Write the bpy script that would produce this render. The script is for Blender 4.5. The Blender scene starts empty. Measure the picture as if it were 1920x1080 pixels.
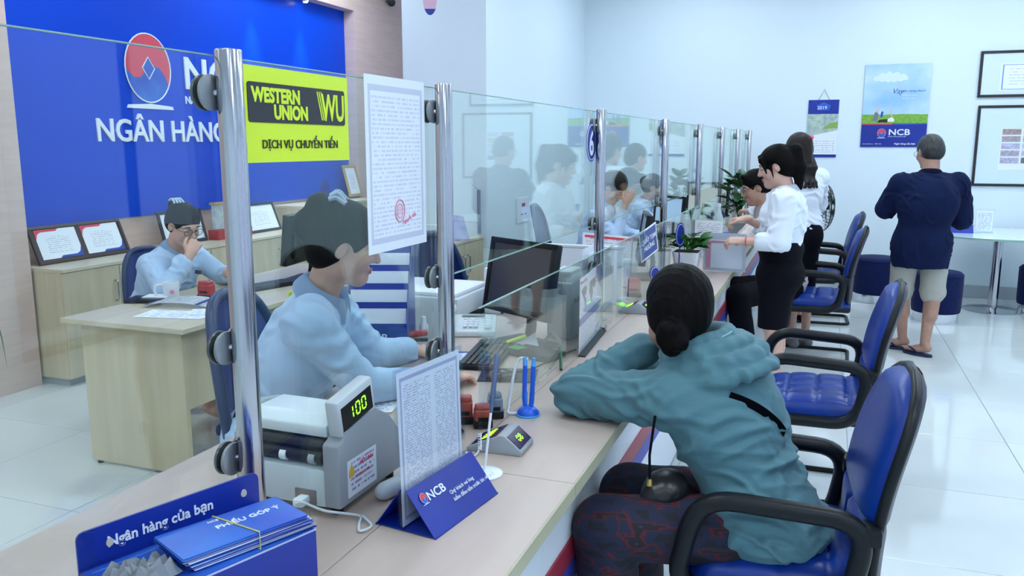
import bpy, bmesh, math, random
import numpy as np
from mathutils import Vector, Matrix, Euler
random.seed(7)
S = bpy.context.scene
COL = S.collection
PI = math.pi
R = math.radians

# ------------------------------------------------------------------ camera
CAM_F, CAM_H = 1550.0, 1.58
PITCH = math.atan(268/CAM_F); YAW = math.atan(590/math.hypot(CAM_F, 268))
cd = bpy.data.cameras.new('camera'); cam = bpy.data.objects.new('camera', cd); COL.objects.link(cam)
cd.sensor_width = 36; cd.lens = 36*CAM_F/1920; cd.clip_start = .02
cam.location = (0, 0, CAM_H); cam.rotation_euler = (PI/2-PITCH, 0, YAW)
S.camera = cam
# ------------------------------------------------------------------ world, lights, exposure
w = bpy.data.worlds.new('world'); S.world = w; w.use_nodes = True
w.node_tree.nodes['Background'].inputs[0].default_value = (.62, .74, 1, 1)
w.node_tree.nodes['Background'].inputs[1].default_value = 1.0
S.view_settings.view_transform = 'Standard'; S.view_settings.look = 'None'
S.view_settings.gamma = 1; S.view_settings.use_curve_mapping = False
S.view_settings.exposure = 0.5
LAMP = 14.0            # strength of the ceiling light panels
SPOT = 60
S.cycles.use_denoising = True
S.cycles.max_bounces = 10; S.cycles.transparent_max_bounces = 40; S.cycles.glossy_bounces = 5
S.cycles.sample_clamp_indirect = 6; S.cycles.caustics_reflective = False; S.cycles.caustics_refractive = False

# ------------------------------------------------------------------ placing: the camera's own geometry
_fw = np.array([-math.sin(YAW)*math.cos(PITCH), math.cos(YAW)*math.cos(PITCH), -math.sin(PITCH)])
_rt = np.array([math.cos(YAW), math.sin(YAW), 0]); _up = np.cross(_rt, _fw); _C = np.array([0, 0, CAM_H])
def ray(px, py): return _fw*CAM_F + _rt*(px-960) - _up*(py-540)
def atz(px, py, z): d = ray(px, py); return Vector(_C + d*(z-CAM_H)/d[2])
def atx(px, py, x): d = ray(px, py); return Vector(_C + d*x/d[0])
def aty(px, py, y): d = ray(px, py); return Vector(_C + d*y/d[1])
def atd(px, py, dep): return Vector(_C + ray(px, py)*dep/CAM_F)

# ------------------------------------------------------------------ materials
def nodes(name):
    m = bpy.data.materials.new(name); m.use_nodes = True
    nt = m.node_tree; return m, nt, nt.nodes['Principled BSDF']
def N(nt, t, **k):
    n = nt.nodes.new(t)
    for a, v in k.items(): setattr(n, a, v)
    return n
def setin(n, **k):
    for a, v in k.items(): n.inputs[a.replace('_', ' ')].default_value = v
def c4(c): return (c[0], c[1], c[2], 1)
def mat(name, rgb, rough=.5, metal=0, spec=.5, rgb2=None, nscale=(8, 8, 8), amount=1, bump=0, bscale=(60, 60, 60), emit=0, ecol=None, coat=0, lo=.35, hi=.65, sheen=0, sss=0):
    m, nt, p = nodes(name)
    p.inputs['Base Color'].default_value = c4(rgb)
    setin(p, Roughness=rough, Metallic=metal); p.inputs['Specular IOR Level'].default_value = spec
    if coat: p.inputs['Coat Weight'].default_value = coat; p.inputs['Coat Roughness'].default_value = .08
    if sheen: p.inputs['Sheen Weight'].default_value = sheen
    if sss: p.inputs['Subsurface Weight'].default_value = sss; p.inputs['Subsurface Radius'].default_value = (.012, .005, .003)
    if emit: p.inputs['Emission Color'].default_value = c4(ecol or rgb); p.inputs['Emission Strength'].default_value = emit
    tc = None
    def noise(sc, detail=4):
        nonlocal tc
        if tc is None: tc = N(nt, 'ShaderNodeTexCoord')
        mp = N(nt, 'ShaderNodeMapping'); mp.inputs['Scale'].default_value = sc
        nt.links.new(tc.outputs['Object'], mp.inputs[0])
        n = N(nt, 'ShaderNodeTexNoise'); n.inputs['Scale'].default_value = 1; n.inputs['Detail'].default_value = detail
        nt.links.new(mp.outputs[0], n.inputs[0]); return n.outputs[0]
    if rgb2:
        cr = N(nt, 'ShaderNodeValToRGB'); cr.color_ramp.elements[0].position = lo; cr.color_ramp.elements[1].position = hi
        cr.color_ramp.elements[0].color = c4(rgb); cr.color_ramp.elements[1].color = c4(rgb2)
        nt.links.new(noise(nscale), cr.inputs[0]); nt.links.new(cr.outputs[0], p.inputs['Base Color'])
    if bump:
        b = N(nt, 'ShaderNodeBump'); b.inputs['Strength'].default_value = bump; b.inputs['Distance'].default_value = .01
        nt.links.new(noise(bscale), b.inputs['Height']); nt.links.new(b.outputs[0], p.inputs['Normal'])
    return m
def docmat(name, rows=40, ink=(.5, .53, .66), paper=(.86, .9, .97), cols=1, fill=.5, mar=.08, chop=60, seed=0, border=0, bcol=None):
    """a printed sheet: ruled lines of broken dashes laid out on the sheet's own UV"""
    m, nt, p = nodes(name); setin(p, Roughness=.55)
    tc = N(nt, 'ShaderNodeTexCoord'); sp = N(nt, 'ShaderNodeSeparateXYZ'); nt.links.new(tc.outputs['UV'], sp.inputs[0])
    def M(op, a, b=None, c=None):
        n = N(nt, 'ShaderNodeMath', operation=op)
        for i, v in enumerate((a, b, c)):
            if v is None: continue
            if isinstance(v, (int, float)): n.inputs[i].default_value = v
            else: nt.links.new(v, n.inputs[i])
        return n.outputs[0]
    u, v = sp.outputs[0], sp.outputs[1]
    vr = M('MULTIPLY', v, rows); row = M('FLOOR', vr); fr = M('FRACT', vr)
    line = M('LESS_THAN', fr, fill)
    cb = N(nt, 'ShaderNodeCombineXYZ'); nt.links.new(M('MULTIPLY', u, chop), cb.inputs[0]); nt.links.new(M('MULTIPLY', row, 7.31), cb.inputs[1]); cb.inputs[2].default_value = seed
    no = N(nt, 'ShaderNodeTexNoise'); no.inputs['Scale'].default_value = 1; no.inputs['Detail'].default_value = 2; nt.links.new(cb.outputs[0], no.inputs[0])
    word = M('GREATER_THAN', no.outputs[0], .47)
    inm = M('MULTIPLY', M('MULTIPLY', M('GREATER_THAN', u, mar), M('LESS_THAN', u, 1-mar)), M('MULTIPLY', M('GREATER_THAN', v, mar), M('LESS_THAN', v, 1-mar)))
    if cols > 1: inm = M('MULTIPLY', inm, M('GREATER_THAN', M('FRACT', M('MULTIPLY', u, cols)), .14))
    f = M('MULTIPLY', M('MULTIPLY', line, word), inm)
    mx = N(nt, 'ShaderNodeMix', data_type='RGBA'); mx.inputs[6].default_value = c4(paper); mx.inputs[7].default_value = c4(ink)
    nt.links.new(f, mx.inputs[0]); out = mx.outputs[2]
    if border:
        e = M('MINIMUM', M('MINIMUM', u, M('SUBTRACT', 1, u)), M('MINIMUM', v, M('SUBTRACT', 1, v)))
        bd = M('MULTIPLY', M('GREATER_THAN', e, border*.6), M('LESS_THAN', e, border))
        m2 = N(nt, 'ShaderNodeMix', data_type='RGBA'); nt.links.new(bd, m2.inputs[0]); nt.links.new(out, m2.inputs[6]); m2.inputs[7].default_value = c4(bcol or ink); out = m2.outputs[2]
    nt.links.new(out, p.inputs['Base Color']); return m
def glassmat(name, tint=(.93, .975, .96), ior=1.5, rough=0.0):
    """clear sheet: see-through, with the mirror share that the angle gives on either face"""
    m, nt, p = nodes(name); nt.nodes.remove(p)
    g = N(nt, 'ShaderNodeNewGeometry')
    mi = N(nt, 'ShaderNodeMix'); nt.links.new(g.outputs['Backfacing'], mi.inputs[0]); mi.inputs[2].default_value = ior; mi.inputs[3].default_value = 1/ior
    fr = N(nt, 'ShaderNodeFresnel'); nt.links.new(mi.outputs[0], fr.inputs[0])
    t = N(nt, 'ShaderNodeBsdfTransparent'); t.inputs[0].default_value = c4(tint)
    gl = N(nt, 'ShaderNodeBsdfGlossy'); gl.inputs['Roughness'].default_value = rough; gl.inputs[0].default_value = (.93, 1, .96, 1)
    mx = N(nt, 'ShaderNodeMixShader'); nt.links.new(fr.outputs[0], mx.inputs[0]); nt.links.new(t.outputs[0], mx.inputs[1]); nt.links.new(gl.outputs[0], mx.inputs[2])
    nt.links.new(mx.outputs[0], nt.nodes['Material Output'].inputs[0]); return m

WHITE = mat('white_paint', (.76, .86, .93), .55, bump=.03, bscale=(180, 180, 180))
CEIL = mat('ceiling_paint', (.85, .88, .9), .8)
BEIGE = mat('beige_laminate', (.66, .49, .43), .55, rgb2=(.72, .54, .475), nscale=(3, 3, 30))
BLUEWALL = mat('blue_acrylic', (.001, .06, .6), .35, spec=.15)
TILE = mat('glossy_floor_tile', (.63, .68, .68), .06, rgb2=(.7, .74, .74), nscale=(1.2, 1.2, 1.2), spec=.5)
GROUT = mat('grey_grout', (.4, .43, .44), .8)
MAPLE = mat('maple_laminate', (.56, .475, .315), .4, rgb2=(.65, .56, .385), nscale=(14, 14, 1.3))
MAPLE_T = mat('maple_top', (.6, .53, .375), .3, rgb2=(.68, .6, .44), nscale=(12, 1.5, 12))
COUNTER = mat('counter_wood', (.51, .40, .35), .34, rgb2=(.57, .46, .40), nscale=(10, 2.0, 10), bump=.04, bscale=(60, 8, 60))
COUNTEREDGE = mat('counter_edging', (.47, .45, .31), .45)
STEEL = mat('brushed_steel', (.5, .5, .54), .14, metal=1, bump=.02, bscale=(300, 300, 3))
CHROME = mat('chrome', (.75, .76, .8), .12, metal=1)
DARKSTEEL = mat('dark_steel', (.12, .13, .14), .3, metal=.8)
CLAMPGREY = mat('clamp_grey', (.32, .34, .36), .35, metal=.7)
BLACKPL = mat('black_plastic', (.006, .008, .011), .38, spec=.28)
GREYPL = mat('grey_plastic', (.34, .38, .42), .45)
LGREYPL = mat('light_grey_plastic', (.62, .68, .72), .42)
WHITEPL = mat('white_plastic', (.8, .85, .92), .35)
VINYL = mat('blue_vinyl', (.001, .026, .22), .34, rgb2=(.002, .036, .29), nscale=(5, 5, 5), spec=.4, bump=.12, bscale=(22, 22, 22))
NAVY = mat('navy_velvet', (.002, .007, .055), .8, rgb2=(.004, .012, .08), nscale=(40, 40, 40), sheen=.04, spec=.2)
MESHBLUE = mat('blue_mesh_fabric', (.05, .085, .3), .7, rgb2=(.065, .11, .36), nscale=(160, 160, 160))
MESHDARK = mat('dark_blue_plastic', (.01, .03, .11), .4)
PRINTBLUE = mat('printed_blue', (.004, .02, .27), .35, rgb2=(.006, .03, .34), nscale=(4, 4, 4))
PRINTBLUE2 = mat('printed_sky_blue', (.012, .07, .5), .35, rgb2=(.03, .16, .62), nscale=(5, 5, 5))
INKW = mat('white_ink', (.85, .9, .97), .4)
INKK = mat('black_ink', (.02, .02, .025), .4)
INKB = mat('blue_ink', (.02, .06, .4), .5)
INKR = mat('red_ink', (.7, .06, .1), .5)
INKP = mat('pink_ink', (.85, .3, .42), .5)
YELLOW = mat('yellow_print', (.72, .92, .03), .4)
PAPER = mat('white_paper', (.83, .88, .96), .6)
SCREEN = mat('dim_screen', (.045, .05, .06), .22, spec=.6)
REDPL = mat('red_plastic', (.42, .02, .03), .3)
BLUEPL = mat('bright_blue_plastic', (.01, .12, .75), .3)
GREENLED = mat('green_led', (.1, .9, .02), .4, emit=2.4, ecol=(.25, 1, .02))
FRAMEK = mat('black_frame', (.018, .016, .02), .35)
FRAMEB = mat('brown_frame', (.05, .025, .02), .4)
GOLDWOOD = mat('golden_wood', (.5, .33, .12), .4)
LEAF = mat('leaf_green', (.03, .19, .025), .35, rgb2=(.09, .33, .05), nscale=(14, 14, 14))
LEAFD = mat('dark_leaf_green', (.008, .07, .018), .35, rgb2=(.03, .15, .03), nscale=(14, 14, 14))
SKIN = mat('skin', (.62, .37, .29), .5, rgb2=(.68, .42, .33), nscale=(20, 20, 20), sss=.12)
SKIN_T = mat('tanned_skin', (.4, .22, .16), .5, rgb2=(.46, .26, .19), nscale=(20, 20, 20), sss=.1)
HAIR = mat('black_hair', (.003, .0025, .003), .5, rgb2=(.006, .005, .005), nscale=(240, 240, 14), bump=.18, bscale=(220, 220, 9), spec=.06)
HAIRB = mat('dark_brown_hair', (.007, .004, .004), .45, spec=.25, rgb2=(.022, .012, .01), nscale=(200, 200, 12), bump=.3, bscale=(220, 220, 9))
SHIRTBLUE = mat('light_blue_cotton', (.45, .6, .83), .75, bump=.45, bscale=(15, 15, 11))
SHIRTW = mat('white_cotton', (.8, .86, .95), .75, bump=.5, bscale=(14, 14, 10))
TEAL = mat('teal_jersey', (.07, .175, .215), .8, rgb2=(.08, .195, .235), nscale=(6, 6, 6), bump=.55, bscale=(6, 6, 24), sheen=.1)
NAVYSHIRT = mat('navy_cotton', (.003, .008, .042), .8, spec=.15, rgb2=(.005, .012, .055), nscale=(8, 8, 8), bump=.5, bscale=(12, 12, 6))
KHAKI = mat('khaki_cotton', (.44, .43, .38), .8, bump=.5, bscale=(14, 14, 6))
BLACKCLOTH = mat('black_cloth', (.004, .004, .008), .85, spec=.12)
MUSTARD = mat('mustard_cloth', (.55, .36, .02), .8)
GLASS = glassmat('clear_glass', (.94, .98, .965), 1.43)
GLASSEDGE = mat('green_glass_edge', (.3, .5, .42), .15, spec=.7)
ACRYL = glassmat('clear_acrylic', (.95, .965, .985), 1.45, .02)
EYEW = mat('eye_white', (.75, .75, .76), .2)
LIP = mat('lip', (.55, .17, .17), .4)
DOC = docmat('typed_document', 46, chop=55)
DOC2 = docmat('typed_list', 60, ink=(.55, .58, .72), cols=2, chop=34, fill=.55, mar=.09, border=.06, bcol=(.45, .5, .68))

# ------------------------------------------------------------------ mesh helpers
def BM(): return bmesh.new()
def join(bm, t, mtx=None):
    if mtx is not None: t.transform(mtx)
    me = bpy.data.meshes.new('t'); t.to_mesh(me); t.free(); bm.from_mesh(me); bpy.data.meshes.remove(me); return bm
def box(bm, c, s, r=0, rot=None, seg=2):
    t = BM(); bmesh.ops.create_cube(t, size=1)
    for v in t.verts: v.co = Vector((v.co.x*s[0], v.co.y*s[1], v.co.z*s[2]))
    if r: bmesh.ops.bevel(t, geom=list(t.edges), offset=min(r, min(s)*.49), segments=seg, affect='EDGES', profile=.5)
    mt = Matrix.Translation(c)
    if rot is not None: mt = mt @ (rot if isinstance(rot, Matrix) else Euler(rot).to_matrix().to_4x4())
    return join(bm, t, mt)
def bx(x0, x1, y0, y1, z0, z1, r=0):
    return box(BM(), ((x0+x1)/2, (y0+y1)/2, (z0+z1)/2), (abs(x1-x0), abs(y1-y0), abs(z1-z0)), r)
def rings(bm, rs, caps=True, closed=False):
    L = [[bm.verts.new(p) for p in r] for r in rs]; n = len(L[0])
    prs = list(zip(L, L[1:])) + ([(L[-1], L[0])] if closed else [])
    for a, b in prs:
        for i in range(n): bm.faces.new((a[i], a[(i+1) % n], b[(i+1) % n], b[i]))
    if caps and not closed: bm.faces.new(L[0][::-1]); bm.faces.new(L[-1])
    return bm
def tube(bm, pts, r, seg=10, closed=False, flat=None):
    """r: number or one per point; flat=(dir, k) squeezes the section along dir"""
    P = [Vector(p) for p in pts]; n = len(P); rr = r if isinstance(r, (list, tuple)) else [r]*n
    T = []
    for i in range(n):
        a = P[i-1] if (i or closed) else P[i]; b = P[(i+1) % n] if (i < n-1 or closed) else P[i]
        T.append((b-a).normalized())
    u = T[0].orthogonal().normalized(); rs = []
    for i in range(n):
        u = (u - T[i]*u.dot(T[i])).normalized(); v = T[i].cross(u); ring = []
        for k in range(seg):
            a = 2*PI*k/seg; d = (u*math.cos(a) + v*math.sin(a))*rr[i]
            if flat: f = Vector(flat[0]); d = d - f*d.dot(f)*(1-flat[1])
            ring.append(P[i]+d)
        rs.append(ring)
    return rings(bm, rs, True, closed)
def rpath(pts, rad=.05, n=5, closed=False):
    P = [Vector(p) for p in pts]; out = []; m = len(P)
    for i in range(m):
        if not closed and i in (0, m-1): out.append(P[i]); continue
        a, b, c = P[i-1], P[i], P[(i+1) % m]
        d1 = min(rad, (a-b).length*.49); d2 = min(rad, (c-b).length*.49)
        p0 = b+(a-b).normalized()*d1; p2 = b+(c-b).normalized()*d2
        for k in range(n+1):
            t = k/n; out.append(p0*(1-t)**2+b*2*t*(1-t)+p2*t*t)
    return out
def spline(pts, n=6):
    P = [Vector(p) for p in pts]; P = [P[0]*2-P[1]]+P+[P[-1]*2-P[-2]]; out = []
    for i in range(1, len(P)-2):
        for k in range(n):
            t = k/n; a, b, c, d = P[i-1:i+3]
            out.append(.5*((2*b)+(c-a)*t+(2*a-5*b+4*c-d)*t*t+(3*b-a-3*c+d)*t**3))
    return out+[P[-2]]
def cyl(bm, p0, p1, r0, r1=None, seg=20, bev=0):
    p0, p1 = Vector(p0), Vector(p1); r1 = r0 if r1 is None else r1
    if bev:
        d = (p1-p0).normalized(); return tube(bm, [p0, p0+d*bev*.3, p0+d*bev, p1-d*bev, p1-d*bev*.3, p1], [r0-bev, r0-bev*.3, r0, r1, r1-bev*.3, r1-bev], seg)
    return tube(bm, [p0, p1], [r0, r1], seg)
def lathe(bm, prof, c=(0, 0, 0), seg=28, caps=True):
    c = Vector(c)
    return rings(bm, [[c+Vector((max(r, 1e-4)*math.cos(2*PI*k/seg), max(r, 1e-4)*math.sin(2*PI*k/seg), z)) for k in range(seg)] for r, z in prof], caps)
def prism(bm, poly, t, mtx=None, bev=0):
    """polygon in XY extruded by t along +Z"""
    b = BM(); lo = [b.verts.new((x, y, 0)) for x, y in poly]; hi = [b.verts.new((x, y, t)) for x, y in poly]; n = len(poly)
    b.faces.new(lo[::-1]); b.faces.new(hi)
    for i in range(n): b.faces.new((lo[i], lo[(i+1) % n], hi[(i+1) % n], hi[i]))
    bmesh.ops.recalc_face_normals(b, faces=b.faces)
    if bev: bmesh.ops.bevel(b, geom=list(b.edges), offset=bev, segments=2, affect='EDGES', profile=.5)
    return join(bm, b, mtx)
def grid(bm, fn, nu, nv, thick=0):
    """sheet fn(u,v) with UVs; thick doubles it along the normal"""
    uvl = bm.loops.layers.uv.verify()
    L = [[bm.verts.new(fn(i/nu, j/nv)) for j in range(nv+1)] for i in range(nu+1)]
    fs = []
    for i in range(nu):
        for j in range(nv):
            f = bm.faces.new((L[i][j], L[i+1][j], L[i+1][j+1], L[i][j+1]))
            for lp, (a, b) in zip(f.loops, ((i, j), (i+1, j), (i+1, j+1), (i, j+1))): lp[uvl].uv = (a/nu, b/nv)
            fs.append(f)
    if thick: bmesh.ops.solidify(bm, geom=fs, thickness=thick)
    return bm
def quad(bm, a, b, c, d, t=.0006):
    """thin printed sheet a-b-c-d (anticlockwise seen from its front), UV 0..1, with depth t behind it"""
    a, b, c, d = map(Vector, (a, b, c, d)); n = (b-a).cross(d-a).normalized()
    uvl = bm.loops.layers.uv.verify(); F = [bm.verts.new(p) for p in (a, b, c, d)]; K = [bm.verts.new(p-n*t) for p in (a, b, c, d)]
    f = bm.faces.new(F)
    for lp, uv in zip(f.loops, ((0, 0), (1, 0), (1, 1), (0, 1))): lp[uvl].uv = uv
    bm.faces.new(K[::-1])
    for i in range(4): bm.faces.new((F[i], K[i], K[(i+1) % 4], F[(i+1) % 4]))
    return bm
def frame(o, x, y):
    x = Vector(x).normalized(); y = Vector(y); z = x.cross(y).normalized(); y = z.cross(x)
    return Matrix(((x.x, y.x, z.x, o[0]), (x.y, y.y, z.y, o[1]), (x.z, y.z, z.z, o[2]), (0, 0, 0, 1)))
def rrect(wd, ht, r, n=5):
    out = []
    for cx, cy, a0 in ((wd/2-r, ht/2-r, 0), (-wd/2+r, ht/2-r, 90), (-wd/2+r, -ht/2+r, 180), (wd/2-r, -ht/2+r, 270)):
        for k in range(n+1): a = R(a0+90*k/n); out.append((cx+r*math.cos(a), cy+r*math.sin(a)))
    return out
def ellipse(a, b, n=32): return [(a*math.cos(2*PI*k/n), b*math.sin(2*PI*k/n)) for k in range(n)]

# ------------------------------------------------------------------ objects
def O(name, bm, m, parent=None, smooth=35, world=False):
    me = bpy.data.meshes.new(name)
    if world and parent is not None: bm.transform(wm(parent).inverted())
    bmesh.ops.recalc_face_normals(bm, faces=bm.faces); bm.to_mesh(me); bm.free()
    for mm in (m if isinstance(m, list) else [m]): me.materials.append(mm)
    if smooth:
        me.shade_smooth(); me.set_sharp_from_angle(angle=R(smooth))
    o = bpy.data.objects.new(name, me); COL.objects.link(o)
    if parent is not None: o.parent = parent
    return o
def wm(o):
    m = Matrix.LocRotScale(o.location, o.rotation_euler, o.scale)
    return wm(o.parent) @ m if o.parent else m
def tag(o, label, cat, group=None, kind=None):
    o['label'] = label; o['category'] = cat
    if group: o['group'] = group
    if kind: o['kind'] = kind
    return o
def thing(name, label, cat, loc=(0, 0, 0), rz=0, group=None):
    o = bpy.data.objects.new(name, None); COL.objects.link(o); o.empty_display_size = .05
    o.location = loc; o.rotation_euler = (0, 0, rz); return tag(o, label, cat, group)
def struct(name, bm, m, parent=None, smooth=0):
    o = O(name, bm, m, parent, smooth)
    if parent is None: o['kind'] = 'structure'
    return o
def dup(root, loc, rz, label=None, group=None):
    def cp(o, par):
        c = o.copy(); COL.objects.link(c); c.parent = par
        for ch in [x for x in o.children]: cp(ch, c)
        return c
    r = cp(root, None); r.location = loc; r.rotation_euler = (0, 0, rz)
    if label: r['label'] = label
    if group: r['group'] = group
    return r
def text(s, size, m, mtx, parent, name='lettering', ext=.0005, align='LEFT', sx=1, bold=0, shear=0, world=True):
    cu = bpy.data.curves.new(name, 'FONT'); cu.body = s; cu.size = size; cu.extrude = ext; cu.align_x = align; cu.offset = bold; cu.shear = shear; cu.resolution_u = 3
    t = bpy.data.objects.new(name, cu); COL.objects.link(t)
    me = bpy.data.meshes.new_from_object(t.evaluated_get(bpy.context.evaluated_depsgraph_get())); bpy.data.objects.remove(t); bpy.data.curves.remove(cu)
    me.transform(Matrix.Diagonal((sx, 1, 1, 1))); me.transform(mtx)
    if world and parent is not None: me.transform(wm(parent).inverted())
    me.materials.clear(); me.materials.append(m); me.name = name
    o = bpy.data.objects.new(name, me); COL.objects.link(o)
    if parent is not None: o.parent = parent
    return o
def logo(mtx, r, parent, ringm=INKW):
    """round red-over-blue emblem with a diamond, a pale base line under it; mtx = its plane"""
    arc = lambda a0, a1, n, rr=r, cx=0: [(cx+rr*math.cos(R(a0+(a1-a0)*k/n)), rr*math.sin(R(a0+(a1-a0)*k/n))) for k in range(n+1)]
    O('emblem_disc', prism(BM(), ellipse(r, r*1.12), .001, mtx), PRINTBLUE2, parent, 0, True)
    top = [(x, y*1.12) for x, y in arc(-27, 176, 22)]+[(x*r, y*r) for x, y in ((-.88, -.15), (-.62, -.34), (-.36, -.31), (-.15, -.12), (0, 0), (.25, .1), (.5, .04), (.72, -.2), (.84, -.45))]
    O('emblem_red', prism(BM(), top, .002, mtx), INKR, parent, 0, True)
    b = BM(); tube(b, [mtx @ Vector((x, y, .002)) for x, y in ellipse(r, r*1.12)], r*.025, 6, True); O('emblem_ring', b, ringm, parent, 40, True)
    b = prism(BM(), [(0, .36*r), (-.27*r, 0), (0, -.36*r), (.27*r, 0)], .003, mtx); d_ = O('emblem_diamond', b, PRINTBLUE2, parent, 0, True)
    b = BM(); tube(b, [mtx @ Vector((x*r, y*r, .003)) for x, y in ((0, .36), (-.27, 0), (0, -.36), (.27, 0))], r*.022, 6, True); O('diamond_rim', b, ringm, d_, 0, True)
    b = prism(BM(), [(-1.05*r, -1.33*r), (1.05*r, -1.33*r), (1.0*r, -1.22*r), (0, -1.16*r), (-1.0*r, -1.22*r)], .002, mtx); O('emblem_base', b, ringm, parent, 0, True)

# ================================================================== SETTING
XL, XR, Y0, YF, ZC = -5.05, 3.4, -2.6, 9.72, 3.62
fl = struct('floor', bx(XL-.3, XR+.2, Y0-.2, YF+.2, -.1, -.004), GROUT)
TS = .8; tm = None
nx0, nx1 = math.floor((XL-.3-.2)/TS), math.ceil((XR-.2)/TS)
for i in range(nx0, nx1+1):
    for j in range(math.floor((Y0-.11)/TS), math.ceil((YF-.11)/TS)):
        if tm is None:
            t = O('tile', box(BM(), (TS/2, TS/2, -.004), (TS-.004, TS-.004, .008), .0012, seg=1), TILE, fl, 0); tm = t.data
        else:
            t = bpy.data.objects.new('tile', tm); COL.objects.link(t); t.parent = fl
        t.location = (.2+i*TS, .11+j*TS, random.uniform(-.0003, .0003))
struct('ceiling', bx(XL-.3, XR+.2, Y0-.2, YF+.2, ZC, ZC+.1), CEIL)
struct('wall_far', bx(XL-.3, XR+.2, YF, YF+.15, 0, ZC), WHITE)
struct('wall_column', bx(-3.52, -2.73, 6.66, YF, 0, ZC), WHITE)
struct('baseboard_far', bx(-2.73, XR, YF-.015, YF, 0, .13, .003), mat('grey_skirting', (.42, .47, .52), .3))
# wall behind the tellers: a blue acrylic panel recessed in beige laminate
wl = struct('wall_left', bx(XL-.15, XL, Y0, YF, 0, ZC), BEIGE)
struct('wall_left_panel', bx(XL, XL+.02, 3.93, 8.17, 1.03, 3.02), BLUEWALL)
struct('trim_1', bx(XL, -4.9, Y0, YF, 3.02, ZC), BEIGE)
struct('trim_2', bx(XL, -4.9, 8.17, YF, 0, 3.02), BEIGE)
struct('trim_3', bx(XL, -4.82, Y0, 3.9, 0, 3.02), BEIGE)
struct('wall_back', bx(XL-.3, XR+.2, Y0-.15, Y0, 0, ZC), WHITE)
# street front on the customers' side, outside the picture: piers and tall panes
GW = glassmat('shop_glass', (.9, .94, .96))
for k, (a, b) in enumerate(((Y0, -1.6), (.9, 1.3), (3.8, 4.2), (6.7, 9.87))):
    struct('wall_right' if k == 0 else 'wall_right_pier', bx(XR, XR+.2, a, b, 0, ZC), WHITE)
struct('wall_right_head', bx(XR, XR+.2, -1.6, 6.7, 2.9, ZC), WHITE)
for k, (a, b) in enumerate(((-1.6, .9), (1.3, 3.8), (4.2, 6.7))):
    f = struct('window_%d' % (k+1), BM(), DARKSTEEL)
    b_ = BM()
    for (p, q, z0, z1) in ((a, a+.06, 0, 2.9), (b-.06, b, 0, 2.9), (a, b, 0, .08), (a, b, 2.84, 2.9), ((a+b)/2-.03, (a+b)/2+.03, .08, 2.84)):
        box(b_, (XR+.1, (p+q)/2, (z0+z1)/2), (.07, q-p, z1-z0))
    O('window_frame', b_, DARKSTEEL, f, 0); O('pane', bx(XR+.095, XR+.105, a+.06, b-.06, .08, 2.84), GW, f, 0)
o = struct('floor_street', bx(XR+.2, XR+9, Y0-4, YF+4, -.25, -.05), mat('street_paving', (.2, .2, .22), .9))
# ceiling lights
LM = mat('light_diffuser', (1, 1, 1), .5, emit=LAMP, ecol=(.78, .9, 1))
n = 0
for lx in (-4.2, -1.4, .8, 2.6):  # leftmost panels are added out of view to brighten the blue and beige wall
    for ly in (-1.2, 1.4, 4.0, 6.3, 8.4):
        if lx == -4.2 and ly > 8: ly = 7.5  # this added panel is shifted to light the far beige trim
        t = thing('ceiling_light', 'unseen square recessed white light panel in the ceiling', 'lamp', (lx, ly, ZC), 0, 'ceiling light panels')
        b = BM()
        for sx, sy, ww, hh in ((0, .31, .64, .02), (0, -.31, .64, .02), (.31, 0, .02, .6), (-.31, 0, .02, .6)): box(b, (sx, sy, -.01), (ww, hh, .03))
        O('light_frame', b, WHITEPL, t, 0); O('diffuser', box(BM(), (0, 0, -.008), (.6, .6, .012)), LM, t, 0)
# two small spotlights under the soffit over the blue wall
for px, py in ((482, 2), (573, 6)):
    p = atx(px, py, -4.95)
    t = thing('spotlight', '%s small spotlight under the soffit above the blue wall' % ('left' if px < 500 else 'right'), 'lamp', (p.x, p.y, 3.02), 0, 'soffit spotlights')
    O('housing', lathe(BM(), ((.03, 0), (.032, -.03), (.026, -.035)), seg=16), WHITEPL, t, 40)
    O('bulb', lathe(BM(), ((.02, -.0352), (.018, -.04), (.004, -.042)), seg=14), mat('spot_glow', (1, 1, 1), .5, emit=25), t, 40)
    ld = bpy.data.lights.new('spot', 'SPOT'); ld.energy = SPOT; ld.spot_size = R(50); ld.spot_blend = .8; ld.shadow_soft_size = .02; ld.color = (.85, .95, 1)
    lo = bpy.data.objects.new('spot_lamp', ld); COL.objects.link(lo); lo.parent = t; lo.location = (0, 0, -.05); lo.rotation_euler = (0, R(-8), 0)
# ================================================================== COUNTER
ZT = .78; XFR = -.515; XSEAM = -.845; XBK = -1.5; YA, YB = .72, 9.6
ct = thing('service_counter', 'long wooden teller counter with white front and red and blue stripes', 'counter', (-1.0, 5.1, 0))
cuts = [YA, 1.807, 3.9, 6.0, 8.0, YB]
for a, b in zip(cuts, cuts[1:]):
    O('worktop', bx(XSEAM+.0015, XFR-.004, a+.001, b-.001, ZT-.036, ZT, .0015), COUNTER, ct, 0, True)
    O('edging', bx(XFR-.004, XFR, a+.001, b-.001, ZT-.036, ZT-.001), COUNTEREDGE, ct, 0, True)
for a, b in zip([YA, 2.9, 5.4, 7.6], [2.9, 5.4, 7.6, YB]):
    O('desk_top', bx(XBK, XSEAM-.0015, a+.001, b-.001, ZT-.036, ZT-.001, .0015), COUNTER, ct, 0, True)
for a, b in zip(cuts, cuts[1:]):
    O('front_panel', bx(-.64, -.6, a+.001, b-.001, .1, ZT-.036), WHITEPL, ct, 0, True)
O('red_stripe', bx(-.6, -.594, YA, YB, .445, .51), mat('red_stripe', (.33, .03, .06), .35), ct, 0, True)
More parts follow.
